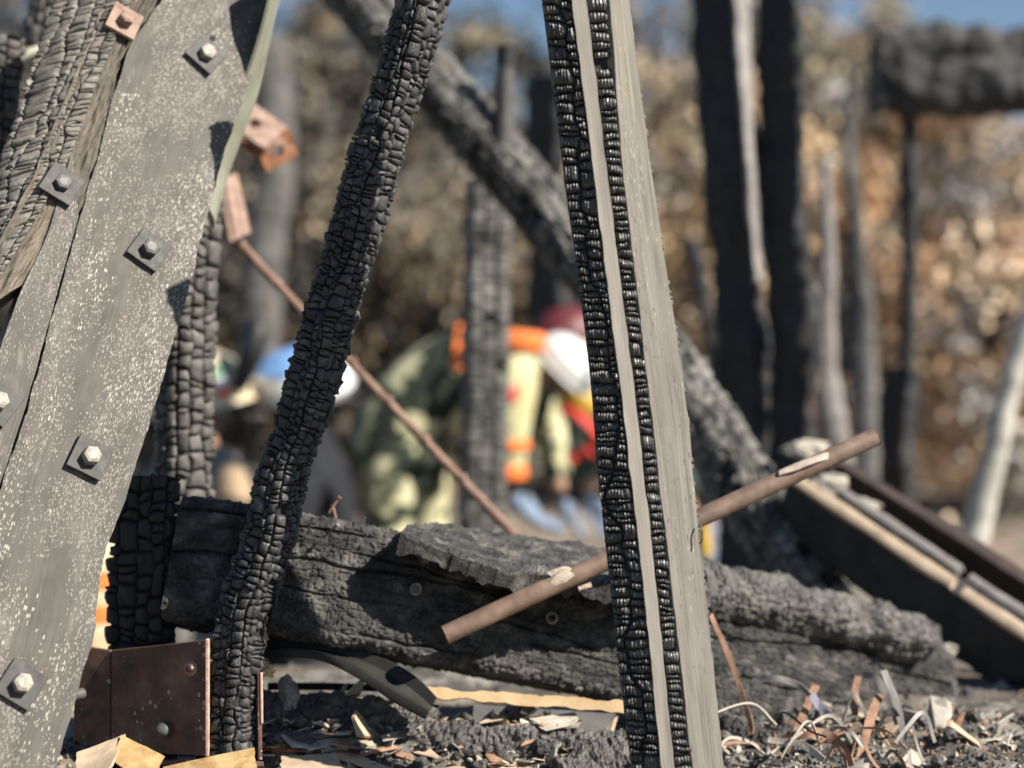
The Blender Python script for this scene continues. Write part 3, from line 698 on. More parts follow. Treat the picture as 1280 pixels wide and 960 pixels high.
# nails standing on the top
for a, b, mt in (((420, 648, 2.12), (416, 632, 2.12), m_rustpink), ((384, 668, 2.03), (391, 646, 2.02), m_nutdark), ((404, 672, 2.03), (422, 656, 2.01), m_nutdark), ((411, 641, 2.11), (424, 622, 2.11), m_bark), ((455, 662, 2.08), (455, 648, 2.08), m_nutdark)):
    v, f = tube_vf(PP(a, b), .0013, 6); v2, f2 = tube_vf([P(*b), P(*b) + unit(P(*b) - P(*a)) * .0012], .003, 8)
    v, f = join_vf([(v, f), (v2, f2)]); mk('nail', v, f, mt, t)
# crust of charred wood lifting off the top
TS = Strip(PP((500, 668, 1.995), (560, 690, 1.985), (640, 716, 2.0), (715, 722, 2.03), (790, 735, 2.08), (880, 756, 2.14)),
           PP((512, 657, 2.10), (570, 659, 2.14), (650, 668, 2.19), (730, 682, 2.22), (800, 694, 2.26), (890, 712, 2.31)), (0, -.3, 1), 47)
V, F, S = TS.slab(.022, .003, .003, lambda u, v: alli(u, v, .008, .008, 48, .003) + .006 * fbm(u * 40, v * 25, 0, 49, 4) + .002 * fbm(u * 250, v * 250, 0, 50, 2), .006)
t = top(mk('charred_crust', V, F, m_beam, None, False, S), 'ragged charred slab lifting off the top of the fallen beam', 'timber')
# log lying along the beam to the right
LG = Sweep(PP((850, 738, 2.24), (930, 748, 2.29), (1010, 768, 2.335), (1080, 786, 2.375), (1145, 802, 2.41)), .072, .09, 20, .45, .12, 61)
V, F, S = LG.skin(.003, .003, lambda u, v: alli(u, v, .011, .009, 62, .004) + .009 * fbm(u * 40, v * 30, 0, 63, 4) + .002 * fbm(u * 240, v * 240, 0, 67, 2))
top(mk('burnt_log', V, F, m_char_ash, None, False, S), 'ash-grey burnt log resting on the right end of the fallen beam', 'log')
EB = Sweep(PP((1138, 800, 2.5), (1160, 850, 2.46), (1168, 900, 2.44), (1165, 950, 2.44)), .075, .07, 15, .4, .08, 64)
V, F, S = EB.skin(.004, .004, lambda u, v: alli(u, v, .018, .012, 65, .004) + .008 * fbm(u * 25, v * 25, 0, 66, 4))
top(mk('charred_block', V, F, m_beam, None, False, S), 'rounded charred block propping the right end of the fallen beam', 'timber')

A_ = Sweep(PP((178, 945, 2.05), (176, 840, 2.05), (178, 720, 2.05), (182, 640, 2.055), (186, 596, 2.06)), .088, .03, -42, .2, .06, 111)  # black post added to give the dark area left of the beam end
t = empty('shade_fill_post', A_.C[0], 'added black post filling the shaded space between bolted board and fallen beam end', 'timber')
mk('core', *A_.skin(.008, .01, -.004)[:2], m_core, t)
emit(t, blocks(A_, 10, .018, .005, 112, 7, 7, .0012, .006, waver=.2, bow=.4, var=.6), m_bg_black, 120)

# ------------------------------------------------------------------ saddle bracket under the slanting post
SB = empty('steel_saddle', P(250, 950, 1.98), 'rusty brown steel saddle bracket holding the foot of slanting post', 'bracket')
def plate(name, pts, th, mat, par, hint=(0, -1, 0)):
    p = np.array(pts); n = unit(np.cross(p[1] - p[0], p[3] - p[0])); n = n if n @ np.array(hint) > 0 else -n
    V = np.vstack([p, p - n * th]); F = [[0, 1, 2, 3], [7, 6, 5, 4]] + [[i, i + 4, (i + 1) % 4 + 4, (i + 1) % 4] for i in range(4)]
    return bevel(mk(name, V, F, mat, par, False), .001)
sp = plate('side_plate', PP((139, 813, 2.01), (258, 800, 1.925), (258, 945, 1.925), (139, 940, 2.01)), .006, m_saddle, SB)
plate('lit_rust_edge', PP((256.5, 799, 1.9235), (261, 799, 1.9235), (261, 946, 1.9235), (256.5, 946, 1.9235)), .007, m_sadedge, SB)  # thin sunlit edge of the plate put in as a bright strip
plate('side_plate', PP((92, 806, 2.03), (138, 813, 2.012), (138, 940, 2.012), (92, 925, 2.03)), .006, m_saddle, SB)
plate('side_plate', PP((321, 842, 1.985), (327, 842, 1.94), (328, 950, 1.94), (318, 950, 1.985)), .005, m_saddle, SB, (1, 0, 0))
plate('lit_rust_edge', PP((324.5, 841, 1.938), (328, 841, 1.938), (328.5, 905, 1.938), (325.5, 905, 1.938)), .004, m_sadedge, SB)
plate('base_plate', PP((92, 950, 2.03), (258, 950, 1.92), (330, 952, 1.94), (240, 946, 2.06)), .006, m_saddle, SB, (0, 0, 1))
def stud(px, py, d, r, h, n, mat, par, name='bolt_head', seg=14):
    c = P(px, py, d); x, y, n = frame_on(unit(n), (0, 0, 1))
    Mx = Matrix((tuple(x), tuple(y), tuple(n))).transposed().to_4x4(); Mx.translation = Vector(c)
    v, f = lathe_vf([(r, -h), (r, h * .5), (r * .85, h * .85), (r * .5, h), (r * .2, h * 1.05)], Mx, seg); mk(name, v, f, mat, par)
pn = unit(np.array((-.55, -.83, 0)))
stud(239, 835, 1.938, .0095, .004, (-.4, -.9, .1), m_rustpink, sp)
stud(239, 835, 1.934, .0055, .006, (-.4, -.9, .1), m_saddle, sp)
stud(205, 912, 1.955, .009, .008, (-.2, -.9, .4), m_nutdark, sp)
stud(97, 868, 2.0, .007, .008, (-.6, -.8, 0), m_nutdark, sp)

# ------------------------------------------------------------------ rusty pipe passing behind the right post
pa_, pb_ = P(556, 794, 1.99), P(1094, 546, 2.10)
PT = empty('rusty_pipe', pa_, 'brown rusty pipe sticking up to the right from behind the split post', 'pipe')
v, f = tube_vf([pa_, pb_], .0122, 24, .02, False, .78); mk('pipe_wall', v, f, m_pipe, PT)
def flap(pts_l, pts_r, th, mat, par, name, bow=.003):
    s = Strip(pts_l, pts_r); V, F, S = s.slab(th, s.U / 6, s.L / 14, lambda u, v: bow * np.sin(u / s.U * math.pi) + .001 * fbm(u * 300, v * 300, 0, 3, 2), .0015)
    return mk(name, V, F, mat, par, True, S)
flap(PP((668, 738, 2.0079), (690, 722, 2.0094), (708, 711, 2.0131)), PP((674, 745, 2.0111), (698, 734, 2.0070), (722, 722, 2.0119)), .0012, m_peel, PT, 'torn_lip', .004)
flap(PP((684, 716, 2.0142), (700, 708, 2.0154), (710, 708, 2.0175)), PP((690, 722, 2.0114), (704, 714, 2.0123), (716, 716, 2.0147)), .0012, m_peel, PT, 'torn_lip', .003)
flap(PP((722, 733, 2.0259), (738, 727, 2.0292)), PP((724, 739, 2.0213), (740, 733, 2.0246)), .0012, m_peel, PT, 'torn_lip', .002)
flap(PP((975, 588, 2.0727), (995, 578, 2.0738), (1018, 570, 2.0785), (1036, 563, 2.0851)), PP((974, 594, 2.0615), (996, 587, 2.0620), (1020, 577, 2.0669), (1035, 574, 2.0739)), .0012, m_peel, PT, 'torn_lip', .003)

# ------------------------------------------------------------------ rusted rod with bracket, farther back
RD = empty('rusted_rod', P(640, 668, 2.72), 'thin pinkish rusted rod slanting down from rusted bracket plate', 'rod')
v, f = tube_vf(PP((285, 288, 2.72), (297, 302, 2.72), (375, 386, 2.72), (470, 487, 2.72), (560, 582, 2.72), (646, 672, 2.72)), [.0085, .008, .0075, .0078, .0085, .009], 10); mk('shaft', v, f, m_rodbrown, RD)
for k in range(7):
    a = P(300 + 46 * k, 305 + 48.5 * k, 2.72); b = P(304 + 46 * k, 309.3 + 48.5 * k, 2.72)
    v, f = tube_vf([a, b], .0098, 10); mk('rod_collar', v, f, m_rodbrown, RD)
BK = empty('rusted_bracket', P(292, 305, 2.7), 'rusted pink bracket plate at right edge of bolted board', 'bracket')
plate('face_plate', PP((274, 222, 2.66), (297, 216, 2.71), (314, 291, 2.71), (288, 302, 2.65)), .012, m_rustplate, BK)
plate('side_plate', PP((262, 232, 2.72), (273, 222, 2.662), (287, 303, 2.652), (272, 304, 2.72)), .012, m_saddle, BK, (-1, -.5, 0))
RB = empty('rusted_tube_block', P(330, 205, 2.75), 'orange rusted square tube block with holes beside olive strap', 'bracket')
def holed_plate(c, x, y, n, hx, hy, th, rh, mat, par, name, seg=20):
    """rectangular plate with a round hole through it"""
    V, F = [], []
    for z in (1, -1):
        for k in range(seg):
            a = 2 * math.pi * k / seg; dx, dy = math.cos(a), math.sin(a); m_ = max(abs(dx) / hx, abs(dy) / hy)
            V.append(c + x * dx / m_ + y * dy / m_ + n * z * th / 2)
        for k in range(seg):
            a = 2 * math.pi * k / seg; V.append(c + x * rh * math.cos(a) + y * rh * math.sin(a) + n * z * th / 2)
    for k in range(seg):
        q = (k + 1) % seg; o, i_ = 0, seg; O, I_ = 2 * seg, 3 * seg
        F += [[o + k, o + q, i_ + q, i_ + k], [O + k, I_ + k, I_ + q, O + q], [o + k, O + k, O + q, o + q], [i_ + k, i_ + q, I_ + q, I_ + k]]
    return mk(name, V, F, mat, par, False)
n1 = unit(np.array((.30, -.80, .52))); y1 = unit(np.cross(n1, (.8, -.1, -.55))); x1 = np.cross(y1, n1)      # upper lit plate
c = P(326, 162, 2.75)
holed_plate(c - x1 * .012, x1, y1, n1, .045, .034, .012, .011, m_rustplate, RB, 'holed_plate')
n2 = unit(np.array((.62, -.70, -.35))); y2 = y1 - n2 * (y1 @ n2); y2 = unit(y2); x2 = np.cross(y2, n2)
holed_plate(c + x1 * .036 + n2 * .004 - n1 * .022, x2, y2, n2, .026, .034, .012, .012, m_rust, RB, 'holed_plate')
v, f = box_vf(c - x1 * .012 - n1 * .030, x1 * .040, y1 * .030, n1 * .006); mk('back_plate', v, f, m_rust, RB, False)

# ------------------------------------------------------------------ slanting beam behind, out of focus
A_ = Sweep(PP((352, -110, 3.5), (449, 0, 3.45), (603, 175, 3.35), (713, 302, 3.25), (815, 435, 3.12), (925, 600, 3.0), (1022, 742, 2.9), (1060, 800, 2.86)), .096, .096, 43, .25, .05, 71, (1.0, 1.06))
t = empty('slanting_beam', A_.C[-1], 'long grey charred beam slanting from top left down to lower right, blurred', 'timber')
mk('core', *A_.skin(.012, .02, -.005)[:2], m_core, t)
emit(t, blocks(A_, 17, .020, .008, 72, 6, 6, .002, .008, waver=.3, bow=.5, var=.65, miss=.1), m_ashgrey, 150)
v, f = tube_vf(PP((630, 205, 3.3), (630, 140, 3.3), (632, 75, 3.3)), [.022, .020, .018], 12)
t = top(mk('beam_stub', v, f, m_bg_char), 'thin grey stub with dark cap standing up behind slanting beam', 'timber')
v, f = tube_vf(PP((632, 84, 3.3), (633, 58, 3.3)), [.019, .021], 12); mk('cap', v, f, m_bg_black, t)

# upright post in front of the rescuer
A_ = Sweep(PP((600, 760, 3.72), (602, 650, 3.72), (606, 520, 3.72), (607, 400, 3.72), (611, 225, 3.72)), .094, .085, 10, .2, .05, 75)
t = empty('charred_prop', A_.C[0], 'blurred grey charred prop standing under slanting beam before bending rescuer', 'timber')
mk('core', *A_.skin(.012, .02, -.004)[:2], m_core, t); emit(t, blocks(A_, 11, .022, .006, 76, 6, 6), m_ashgrey, 0)

# tall black posts
def dense_post(name, pts, w, tt, roll, seed, mat, label, cat='timber', wob=.06, cu=.03, cv=.04, H=.008, taper=(1, 1), r=.2):
    A = Sweep(PP(*pts), w, tt, roll, r, wob, seed, taper)
    V, F, S = A.skin(.008, .012, lambda u, v: alli(u, v, cu, cv, seed, H) + (.03 if mat is m_bg_black else .012) * fbm(u * 5, v * 6, 0, seed, 4))
    return top(mk(name, V, F, mat, None, True, S), label, cat)
dense_post('black_post', ((930, 760, 4.0), (928, 545, 4.0), (922, 345, 4.0), (913, 200, 4.0), (899, 60, 4.0), (888, -120, 4.0)), .125, .07, -38, 81, m_bg_black, 'tall black burnt post with sunlit right edge, left of the pair')
dense_post('black_post', ((988, 760, 3.9), (988, 545, 3.9), (988, 400, 3.9), (977, 260, 3.9), (978, 110, 3.9), (966, -120, 3.9)), .125, .026, -40, 82, m_bg_black, 'tall jet black burnt board, right of the pair of tall posts', wob=.1)
pe = Strip(PP((946, 352, 3.80), (937, 240, 3.80), (928, 120, 3.80), (916, -40, 3.80)), PP((953, 352, 3.83), (946, 240, 3.83), (940, 120, 3.83), (936, -40, 3.83)))  # pale strip added for the sunlit right face of the left post
V, F, S = pe.slab(.01, .01, .01, lambda u, v: .003 * fbm(u * 60, v * 20, 0, 83, 3), .006)
top(mk('sunlit_face_strip', V, F, m_greystrip, None, True, S), 'long pale strip added as sunlit right face of the left tall black post', 'splinter')
dense_post('black_post', ((900, 470, 5.2), (880, 380, 5.2), (862, 300, 5.2)), .04, .04, 0, 84, m_bg_black, 'thin dark burnt stick leaning left of the tall black posts', 'stick')
# high crossbeam and its thin upright
A_ = Sweep(PP((1092, 95, 5.4), (1180, 93, 5.4), (1320, 88, 5.4), (1420, 86, 5.4)), .24, .2, 12, .18, .04, 86)
t = empty('high_crossbeam', P(1150, 620, 5.4), 'thick blackened crossbeam high at the right picture edge on thin upright', 'timber')
V, F, S = A_.skin(.014, .016, lambda u, v: alli(u, v, .05, .06, 87, .02) + .05 * fbm(u * 7, v * 7, 0, 88, 4)); mk('beam', V, F, m_bg_black2, t, True, S)
A_ = Sweep(PP((1128, 640, 5.4), (1134, 420, 5.4), (1138, 260, 5.4), (1136, 125, 5.4)), .055, .05, -35, .3, .12, 89)
V, F, S = A_.skin(.01, .015, lambda u, v: .012 * fbm(u * 15, v * 12, 0, 88, 3)); mk('upright', V, F, m_bg_black, t, True, S)
dense_post('pale_pole', ((1205, 720, 4.4), (1222, 655, 4.4), (1244, 560, 4.4), (1266, 470, 4.4), (1300, 360, 4.4)), .064, .06, 10, 91, m_palewood, 'leaning pale bare pole at the right picture edge', 'pole', .12, .05, .2, .003, r=.45)
dense_post('pale_sapling', ((1058, 640, 4.8), (1044, 540, 4.8), (1034, 470, 4.8), (1032, 400, 4.8), (1036, 320, 4.8), (1030, 200, 4.8)), .072, .06, 10, 92, m_greystrip, 'pale scorched trunk just right of the tall black posts', 'trunk', .15, .05, .2, .004, taper=(1.1, .25), r=.45)
dense_post('grey_sapling', ((1084, 640, 6.2), (1080, 480, 6.2), (1076, 330, 6.2), (1062, 200, 6.2), (1066, 90, 6.2)), .12, .1, 0, 93, m_greytrunk, 'grey scorched trunk behind the thin upright of high crossbeam', 'trunk', .12, .05, .2, .004, taper=(1, .2), r=.45)
dense_post('black_post', ((1124, 640, 5.0), (1120, 560, 5.0), (1130, 460, 5.0)), .10, .06, -38, 94, m_bg_black, 'short black burnt stump below thin upright of high crossbeam', 'stump', .12)
dense_post('black_post', ((1060, 470, 7.2), (1063, 380, 7.2), (1062, 290, 7.2)), .05, .05, -30, 95, m_bg_black, 'slim black burnt trunk far behind pale scorched trunk', 'trunk', .12)
dense_post('black_post', ((690, 420, 7.5), (684, 240, 7.5), (686, 95, 7.5)), .2, .1, -38, 96, m_bg_black, 'dark burnt post far behind, just left of split post', 'timber', .12)
dense_post('grey_sapling', ((330, 520, 9.4), (326, 380, 9.4), (344, 200, 9.4), (335, 60, 9.4)), .22, .2, 0, 98, m_greytrunk, 'narrow grey scorched trunk behind the rusted rod', 'trunk', .1, .05, .2, .004, r=.45)

# rafter at right with pale battens, dark plank behind it
A_ = Sweep(PP((985, 628, 2.92), (1400, 912, 2.5)), .108, .045, -34, .12, .04, 101)
t = empty('charred_rafter', A_.C[-1], 'dark charred rafter sloping down to the lower right with pale batten', 'timber')
V, F, S = A_.skin(.008, .01, lambda u, v: alli(u, v, .03, .03, 102, .004) + .006 * fbm(u * 10, v * 10, 0, 103, 3)); mk('rafter', V, F, m_bg_black, t, True, S)
def batten(pts, w, mat, par, name='batten'):
    A = Sweep(PP(*pts), w, w * .7, 25, .15, .06, 104); V, F, S = A.skin(.006, .01, lambda u, v: .003 * fbm(u * 30, v * 12, 0, 105, 3)); return mk(name, V, F, mat, par, True, S)
batten(((996, 600, 2.86), (1192, 731, 2.66)), .019, m_tansheet, t)
batten(((1204, 740, 2.65), (1400, 870, 2.46)), .019, m_tansheet, t)
t2 = empty('fallen_plank', P(1300, 780, 2.9), 'dark brown plank behind the sloping rafter at the right', 'plank')
A_ = Sweep(PP((1045, 598, 3.02), (1400, 824, 2.66)), .085, .03, -35, .1, .05, 106)
m_brown = M('dark_brown_plank', [(.3, (.025, .017, .014)), (.7, (.06, .04, .033))], 14, .8, [(90, .5, .003)])
V, F, S = A_.skin(.008, .012, lambda u, v: .006 * fbm(u * 12, v * 8, 0, 107, 3)); mk('board', V, F, m_brown, t2, True, S)
batten(((1050, 613, 2.9), (1200, 713, 2.75)), .015, m_greystrip, t2)
batten(((1212, 722, 2.74), (1400, 846, 2.56)), .015, m_greystrip, t2)
def lump(name, px, py, d, r, mat, label, cat, seed, sq=(1, 1, .7), group=None, parent=None, n=24):
    c = P(px, py, d) if not isinstance(px, np.ndarray) else px
    th, ph = np.meshgrid(np.arange(n) / n * 2 * math.pi, np.linspace(.04, math.pi - .04, n // 2 + 2))
    D = np.stack([np.sin(ph) * np.cos(th), np.sin(ph) * np.sin(th), np.cos(ph)], -1).reshape(-1, 3)
    k = 1 + .6 * fbm(D[:, 0] * 1.9 + seed, D[:, 1] * 1.9, D[:, 2] * 1.9, seed, 4) + (.10 * vn(D[:, 0] * 9, D[:, 1] * 9, D[:, 2] * 9, seed) if n > 12 else 0)
    V = c + D * (k * r)[:, None] * np.array(sq)
    F = grid_faces(n, n // 2 + 2, True).tolist() + [list(range(n))[::-1], [n * (n // 2 + 1) + i for i in range(n)]]
    o = mk(name, V, F, mat, parent, False)
    if parent is None: top(o, label, cat, group)
    return o
lump('ash_lump', 1006, 562, 2.95, .026, m_ashwood, 'white ash lump perched at the top of sloping rafter', 'ash', 3, (1.5, .7, .6))
lump('ash_lump', 1075, 632, 2.9, .02, m_ashwood, 'pale ash lump lying on rafter just right of the pipe tip', 'ash', 5, (1.8, .7, .6))
lump('ash_lump', 1040, 606, 2.92, .022, m_ashwood, 'small pale ash lump below the rusty pipe tip', 'ash', 6, (1.3, .7, .8))
lump('ash_lump', 1186, 812, 2.6, .014, m_ashwood, 'small white ash lump under the sloping rafter', 'ash', 8)
for i, (a, b, w, mt, lb) in enumerate((((1205, 905, 2.55), (1255, 858, 2.6), .012, m_greystrip, 'grey stick leaning under the lower end of sloping rafter'), ((1235, 930, 2.55), (1282, 872, 2.6), .02, m_bark, 'brown stick leaning under the rafter at the right picture edge'))):
    v, f = tube_vf([P(*a), P(*b)], w, 8); top(mk('leaning_stick', v, f, mt), lb, 'stick')

# ------------------------------------------------------------------ rescuers
def skinmesh(name, pts, edges, mat, parent, lev=2):
    org = ORI[parent.name]
    me = bpy.data.meshes.new(name); me.from_pydata([tuple(np.array(p[0]) - org) for p in pts], edges, []); me.update()
    o = bpy.data.objects.new(name, me); COL.objects.link(o); o.parent = parent; ORI[o.name] = org
    md = o.modifiers.new('skin', 'SKIN'); md.use_smooth_shade = True
    for i, p in enumerate(pts):
        r = p[1] if isinstance(p[1], tuple) else (p[1], p[1])
        me.skin_vertices[0].data[i].radius = r
    me.skin_vertices[0].data[0].use_root = True
    s = o.modifiers.new('subdivision', 'SUBSURF'); s.levels = lev; s.render_levels = lev
    me.materials.append(mat)
    return o
def chain(*ids):
    return [(a, b) for a, b in zip(ids, ids[1:])]
def helmet(parent, c, up, fwd, r, mat, brim=None, strap=True, topmat=None, sx=1.2):
    z = unit(up); x = unit(np.array(fwd) - np.dot(fwd, z) * z); y = np.cross(z, x)
    n = 28; V = []
    rings = [(1.0, -.12), (1.04, .0), (1.0, .25), (.93, .5), (.78, .74), (.55, .92), (.28, 1.03), (.04, 1.06)]
    for k, h in rings:
        for i in range(n):
            a = i / n * 2 * math.pi; V.append(np.array(c) + x * k * r * sx * math.cos(a) + y * k * r * math.sin(a) + z * h * r * .95)
    F = grid_faces(n, len(rings), True).tolist() + [[n * (len(rings) - 1) + i for i in range(n)]]
    sh = mk('helmet', V, F, mat, parent)
    if topmat:
        nz = 4; V2 = []
        for k, h in [(.86, .66)] + rings[4:]:
            for i in range(n):
                a = i / n * 2 * math.pi; V2.append(np.array(c) + (x * k * r * sx * math.cos(a) + y * k * r * math.sin(a) + z * h * r * .95) * 1.012)
        mk('crown_panel', V2, grid_faces(n, 5, True).tolist() + [[n * 4 + i for i in range(n)]], topmat, sh)
    # brim
    V = []
    for kk, hh in ((1.02, -.02), (1.09, -.09), (1.10, -.13), (1.02, -.08)):
        for i in range(n):
            a = i / n * 2 * math.pi; e = 1 + .14 * max(0, math.cos(a)) * (1 if kk > 1.1 else 0)
            V.append(np.array(c) + x * kk * e * r * sx * math.cos(a) + y * kk * r * math.sin(a) + z * hh * r)
    mk('brim', V, grid_faces(n, 4, True).tolist(), brim or mat, sh)
    if strap:
        pts = [np.array(c) + y * r * .95, np.array(c) + y * r * .7 - z * r * .9 + x * r * .3, np.array(c) - z * r * 1.35 + x * r * .45, np.array(c) - y * r * .7 - z * r * .9 + x * r * .3, np.array(c) - y * r * .95]
        v, f = tube_vf(pts, .010, 8, .03); mk('chin_strap', v, f, m_black, sh)
    return sh, x, y, z
def band(parent, name, c, axis, ra, rb, side_dir, h, mat, arc=None):
    """a flat reflective band round a limb or trunk"""
    a = unit(axis); s = unit(np.array(side_dir) - np.dot(side_dir, a) * a); q = np.cross(a, s); n = 24; V = []
    for k, hh in ((1, -1), (1.05, -.8), (1.05, .8), (1, 1)):
        for i in range(n):
            t_ = i / n * 2 * math.pi if arc is None else math.radians(arc[0] + (arc[1] - arc[0]) * i / (n - 1)); V.append(np.array(c) + s * ra * k * math.cos(t_) + q * rb * k * math.sin(t_) + a * hh * h / 2)
    return mk(name, V, grid_faces(n, 4, arc is None).tolist(), mat, parent)
def hand(parent, w, dirv, side_v, mat, name='glove', s=1.0):
    """palm and five bent fingers"""
    d = unit(dirv); y = unit(np.array(side_v) - np.dot(side_v, d) * d); dn = np.cross(d, y)
    pts = [(w, .030 * s), (w + d * .05 * s, (.040 * s, .022 * s))]; ed = [(0, 1)]
    for i, (off, ln) in enumerate(((-.030, .070), (-.010, .080), (.011, .074), (.030, .058))):
        k = len(pts); b = w + d * .085 * s + y * off * s
        pts += [(b, .0125 * s), (b + (d * .55 * ln + dn * .010) * s, .0105 * s), (b + (d * .92 * ln + dn * .032) * s, .009 * s)]
        ed += [(1, k), (k, k + 1), (k + 1, k + 2)]
    k = len(pts); b = w + d * .035 * s - y * .038 * s
    pts += [(b, .013 * s), (b - y * .022 * s + d * .03 * s, .0115 * s), (b - y * .026 * s + d * .058 * s + dn * .012 * s, .010 * s)]
    ed += [(0, k), (k, k + 1), (k + 1, k + 2)]
    return skinmesh(name, pts, ed, mat, parent, 2)

# bending rescuer in camouflage
dA = 5.2
gA = float(gz(-.3, dA))
R1 = empty('person', (P(500, 0, dA)[0], dA, gA), 'person bending forward in faded camouflage with orange bands, white helmet, arm reaching down', 'person', 'rescuers searching the rubble')
hip = P(492, 545, dA); mid = P(555, 478, dA); sh = P(640, 455, dA - .02); nk = P(672, 452, dA); hd = P(712, 468, dA)
kn1 = P(486, 715, dA - .10); an1 = np.array((P(462, 0, dA)[0], dA - .10, gA + .09)); to1 = an1 + (.16, -.03, -.045)
kn2 = P(540, 705, dA + .16); an2 = np.array((P(520, 0, dA)[0], dA + .18, gA + .09)); to2 = an2 + (.16, 0, -.045)
sh1 = P(638, 445, dA - .17); el1 = P(632, 545, dA - .2); wr1 = P(634, 612, dA - .18)
sh2 = P(655, 460, dA + .17); el2 = P(690, 545, dA + .2); wr2 = P(700, 620, dA + .14)
pts = [(hip, .085), (mid, .085), (sh, .09), (nk, .055), (P(695, 462, dA), .06), (hd, .082), (P(722, 492, dA), .055), (P(731, 482, dA), .016),
       (kn1, .05), (an1, .042), (to1, .032), (kn2, .05), (an2, .042), (to2, .032), (sh1, .055), (el1, .042), (wr1, .03), (sh2, .055), (el2, .042), (wr2, .03)]
ed = chain(0, 1, 2, 3, 4, 5, 6) + [(5, 7)] + chain(0, 8, 9, 10) + chain(0, 11, 12, 13) + chain(2, 14, 15, 16) + chain(2, 17, 18, 19)
skinmesh('body', pts, ed, m_skin, R1)
pts = [(P(470, 610, dA), .17), (P(495, 530, dA), .175), (mid, .168), (P(602, 455, dA), .165), (sh, .15), (sh1, .085), (el1, .062), (P(633, 596, dA - .19), .05), (sh2, .085), (el2, .062), (P(698, 605, dA + .15), .05), (nk, .085)]
jk = skinmesh('jacket', pts, chain(0, 1, 2, 3, 4, 11) + chain(4, 5, 6, 7) + chain(4, 8, 9, 10), m_camo, R1)
pts = [(P(512, 515, dA), .15), (P(490, 560, dA), .16), (P(486, 620, dA - .08), .115), (kn1, .09), (an1 + (0, 0, .05), .075), (P(520, 620, dA + .12), .115), (kn2, .09), (an2 + (0, 0, .05), .075)]
skinmesh('trousers', pts, chain(0, 1, 2, 3, 4) + chain(1, 5, 6, 7), m_camo, R1)
for a, b in ((an1, to1), (an2, to2)):
    skinmesh('boot', [(a + (0, 0, .07), .062), (a + (-.01, 0, -.03), .058), (b + (0, 0, -.0), .045)], chain(0, 1, 2), m_black, R1)
# pale yellow vest shoulder and sleeve over the jacket
skinmesh('sleeve', [(P(640, 425, dA - .16), .098), (P(640, 490, dA - .21), .088), (P(634, 545, dA - .22), .072), (P(634, 597, dA - .2), .058)], chain(0, 1, 2, 3), m_yellow, R1)
band(R1, 'orange_band', P(572, 474, dA), (.94, 0, -.1), .170, .172, (0, -1, 0), .036, m_orange, (-125, -10))
band(R1, 'orange_band', P(640, 425, dA - .17), (.1, 0, 1), .101, .098, (1, 0, 0), .06, m_orange)
band(R1, 'orange_band', P(634, 556, dA - .215), (0, 0, 1), .069, .069, (1, 0, 0), .03, m_orange)
band(R1, 'orange_band', P(633, 590, dA - .205), (0, 0, 1), .062, .062, (1, 0, 0), .045, m_orange)
pt_ = lump('sleeve_patch', 634, 492, dA - .295, .03, m_red, '', '', 2, (1, .3, 1), parent=R1)
pt_ = lump('sleeve_patch', 628, 483, dA - .30, .022, m_white, '', '', 9, (1, .3, 1), parent=R1)
hand(R1, P(640, 618, dA - .18), P(690, 668, dA - .2) - P(640, 618, dA - .18), (0, 1, .2), m_glove, s=1.25)
hand(R1, P(702, 622, dA + .14), (.4, 0, -1), (0, 1, 0), m_glove)
helmet(R1, P(706, 458, dA), (.62, -.25, .62), (.75, 0, -.65), .095, m_white)

# rescuer in dark green jacket, mostly behind the split post
dB = 5.7; gB = float(gz(.35, dB))
R2 = empty('person', (P(790, 0, dB)[0], dB, gB), 'crouching person in dark green and mustard jacket with red bands, mostly hidden by split post', 'person', 'rescuers searching the rubble')
hipB = P(850, 640, dB); shB = P(775, 515, dB); hdB = P(716, 424, dB)
a1, e1, w1 = P(742, 500, dB - .12), P(700, 560, dB - .22), P(745, 615, dB - .3)
a2, e2, w2 = P(810, 515, dB + .12), P(820, 600, dB - .05), P(790, 640, dB - .2)
pts = [(hipB, .085), (P(815, 580, dB), .085), (shB, .085), (P(738, 468, dB), .055), (hdB, .085), (P(704, 450, dB - .03), .06), (P(696, 442, dB - .08), .016), (a1, .055), (e1, .043), (w1, .03), (a2, .055), (e2, .043), (w2, .03),
       (P(800, 740, dB - .25), .06), (np.array((P(840, 0, dB)[0], dB - .1, gB + .07)), .045), (P(880, 740, dB - .2), .06), (np.array((P(900, 0, dB)[0], dB, gB + .07)), .045)]
skinmesh('body', pts, chain(0, 1, 2, 3, 4, 5) + [(4, 6)] + chain(2, 7, 8, 9) + chain(2, 10, 11, 12) + chain(0, 13, 14) + chain(0, 15, 16), m_skin, R2)
pts = [(hipB, .16), (P(815, 580, dB), .17), (shB, .15), (a1, .085), (e1, .07), (w1 + (-.02, 0, .03), .05), (a2, .085), (e2, .07), (w2, .05)]
skinmesh('jacket', pts, chain(0, 1, 2, 3, 4, 5) + chain(2, 6, 7, 8), m_green, R2)
skinmesh('shoulder_panel', [(a1 + (-.02, -.03, .06), .085), ((a1 + e1) / 2 + (-.01, -.02, 0), .085)], [(0, 1)], m_mustard, R2)
band(R2, 'red_band', (a1 * .42 + e1 * .58) + (0, -.01, 0), e1 - a1, .093, .093, (0, 1, 0), .035, m_red)
band(R2, 'red_band', (e1 * .6 + w1 * .4), w1 - e1, .072, .072, (0, 1, 0), .035, m_red)
pts = [(hipB, .165), (P(800, 740, dB - .25), .1), (np.array((P(840, 0, dB)[0], dB - .1, gB + .09)), .075), (P(880, 740, dB - .2), .1), (np.array((P(900, 0, dB)[0], dB, gB + .09)), .075)]
skinmesh('trousers', pts, chain(0, 1, 2) + chain(0, 3, 4), m_green, R2)
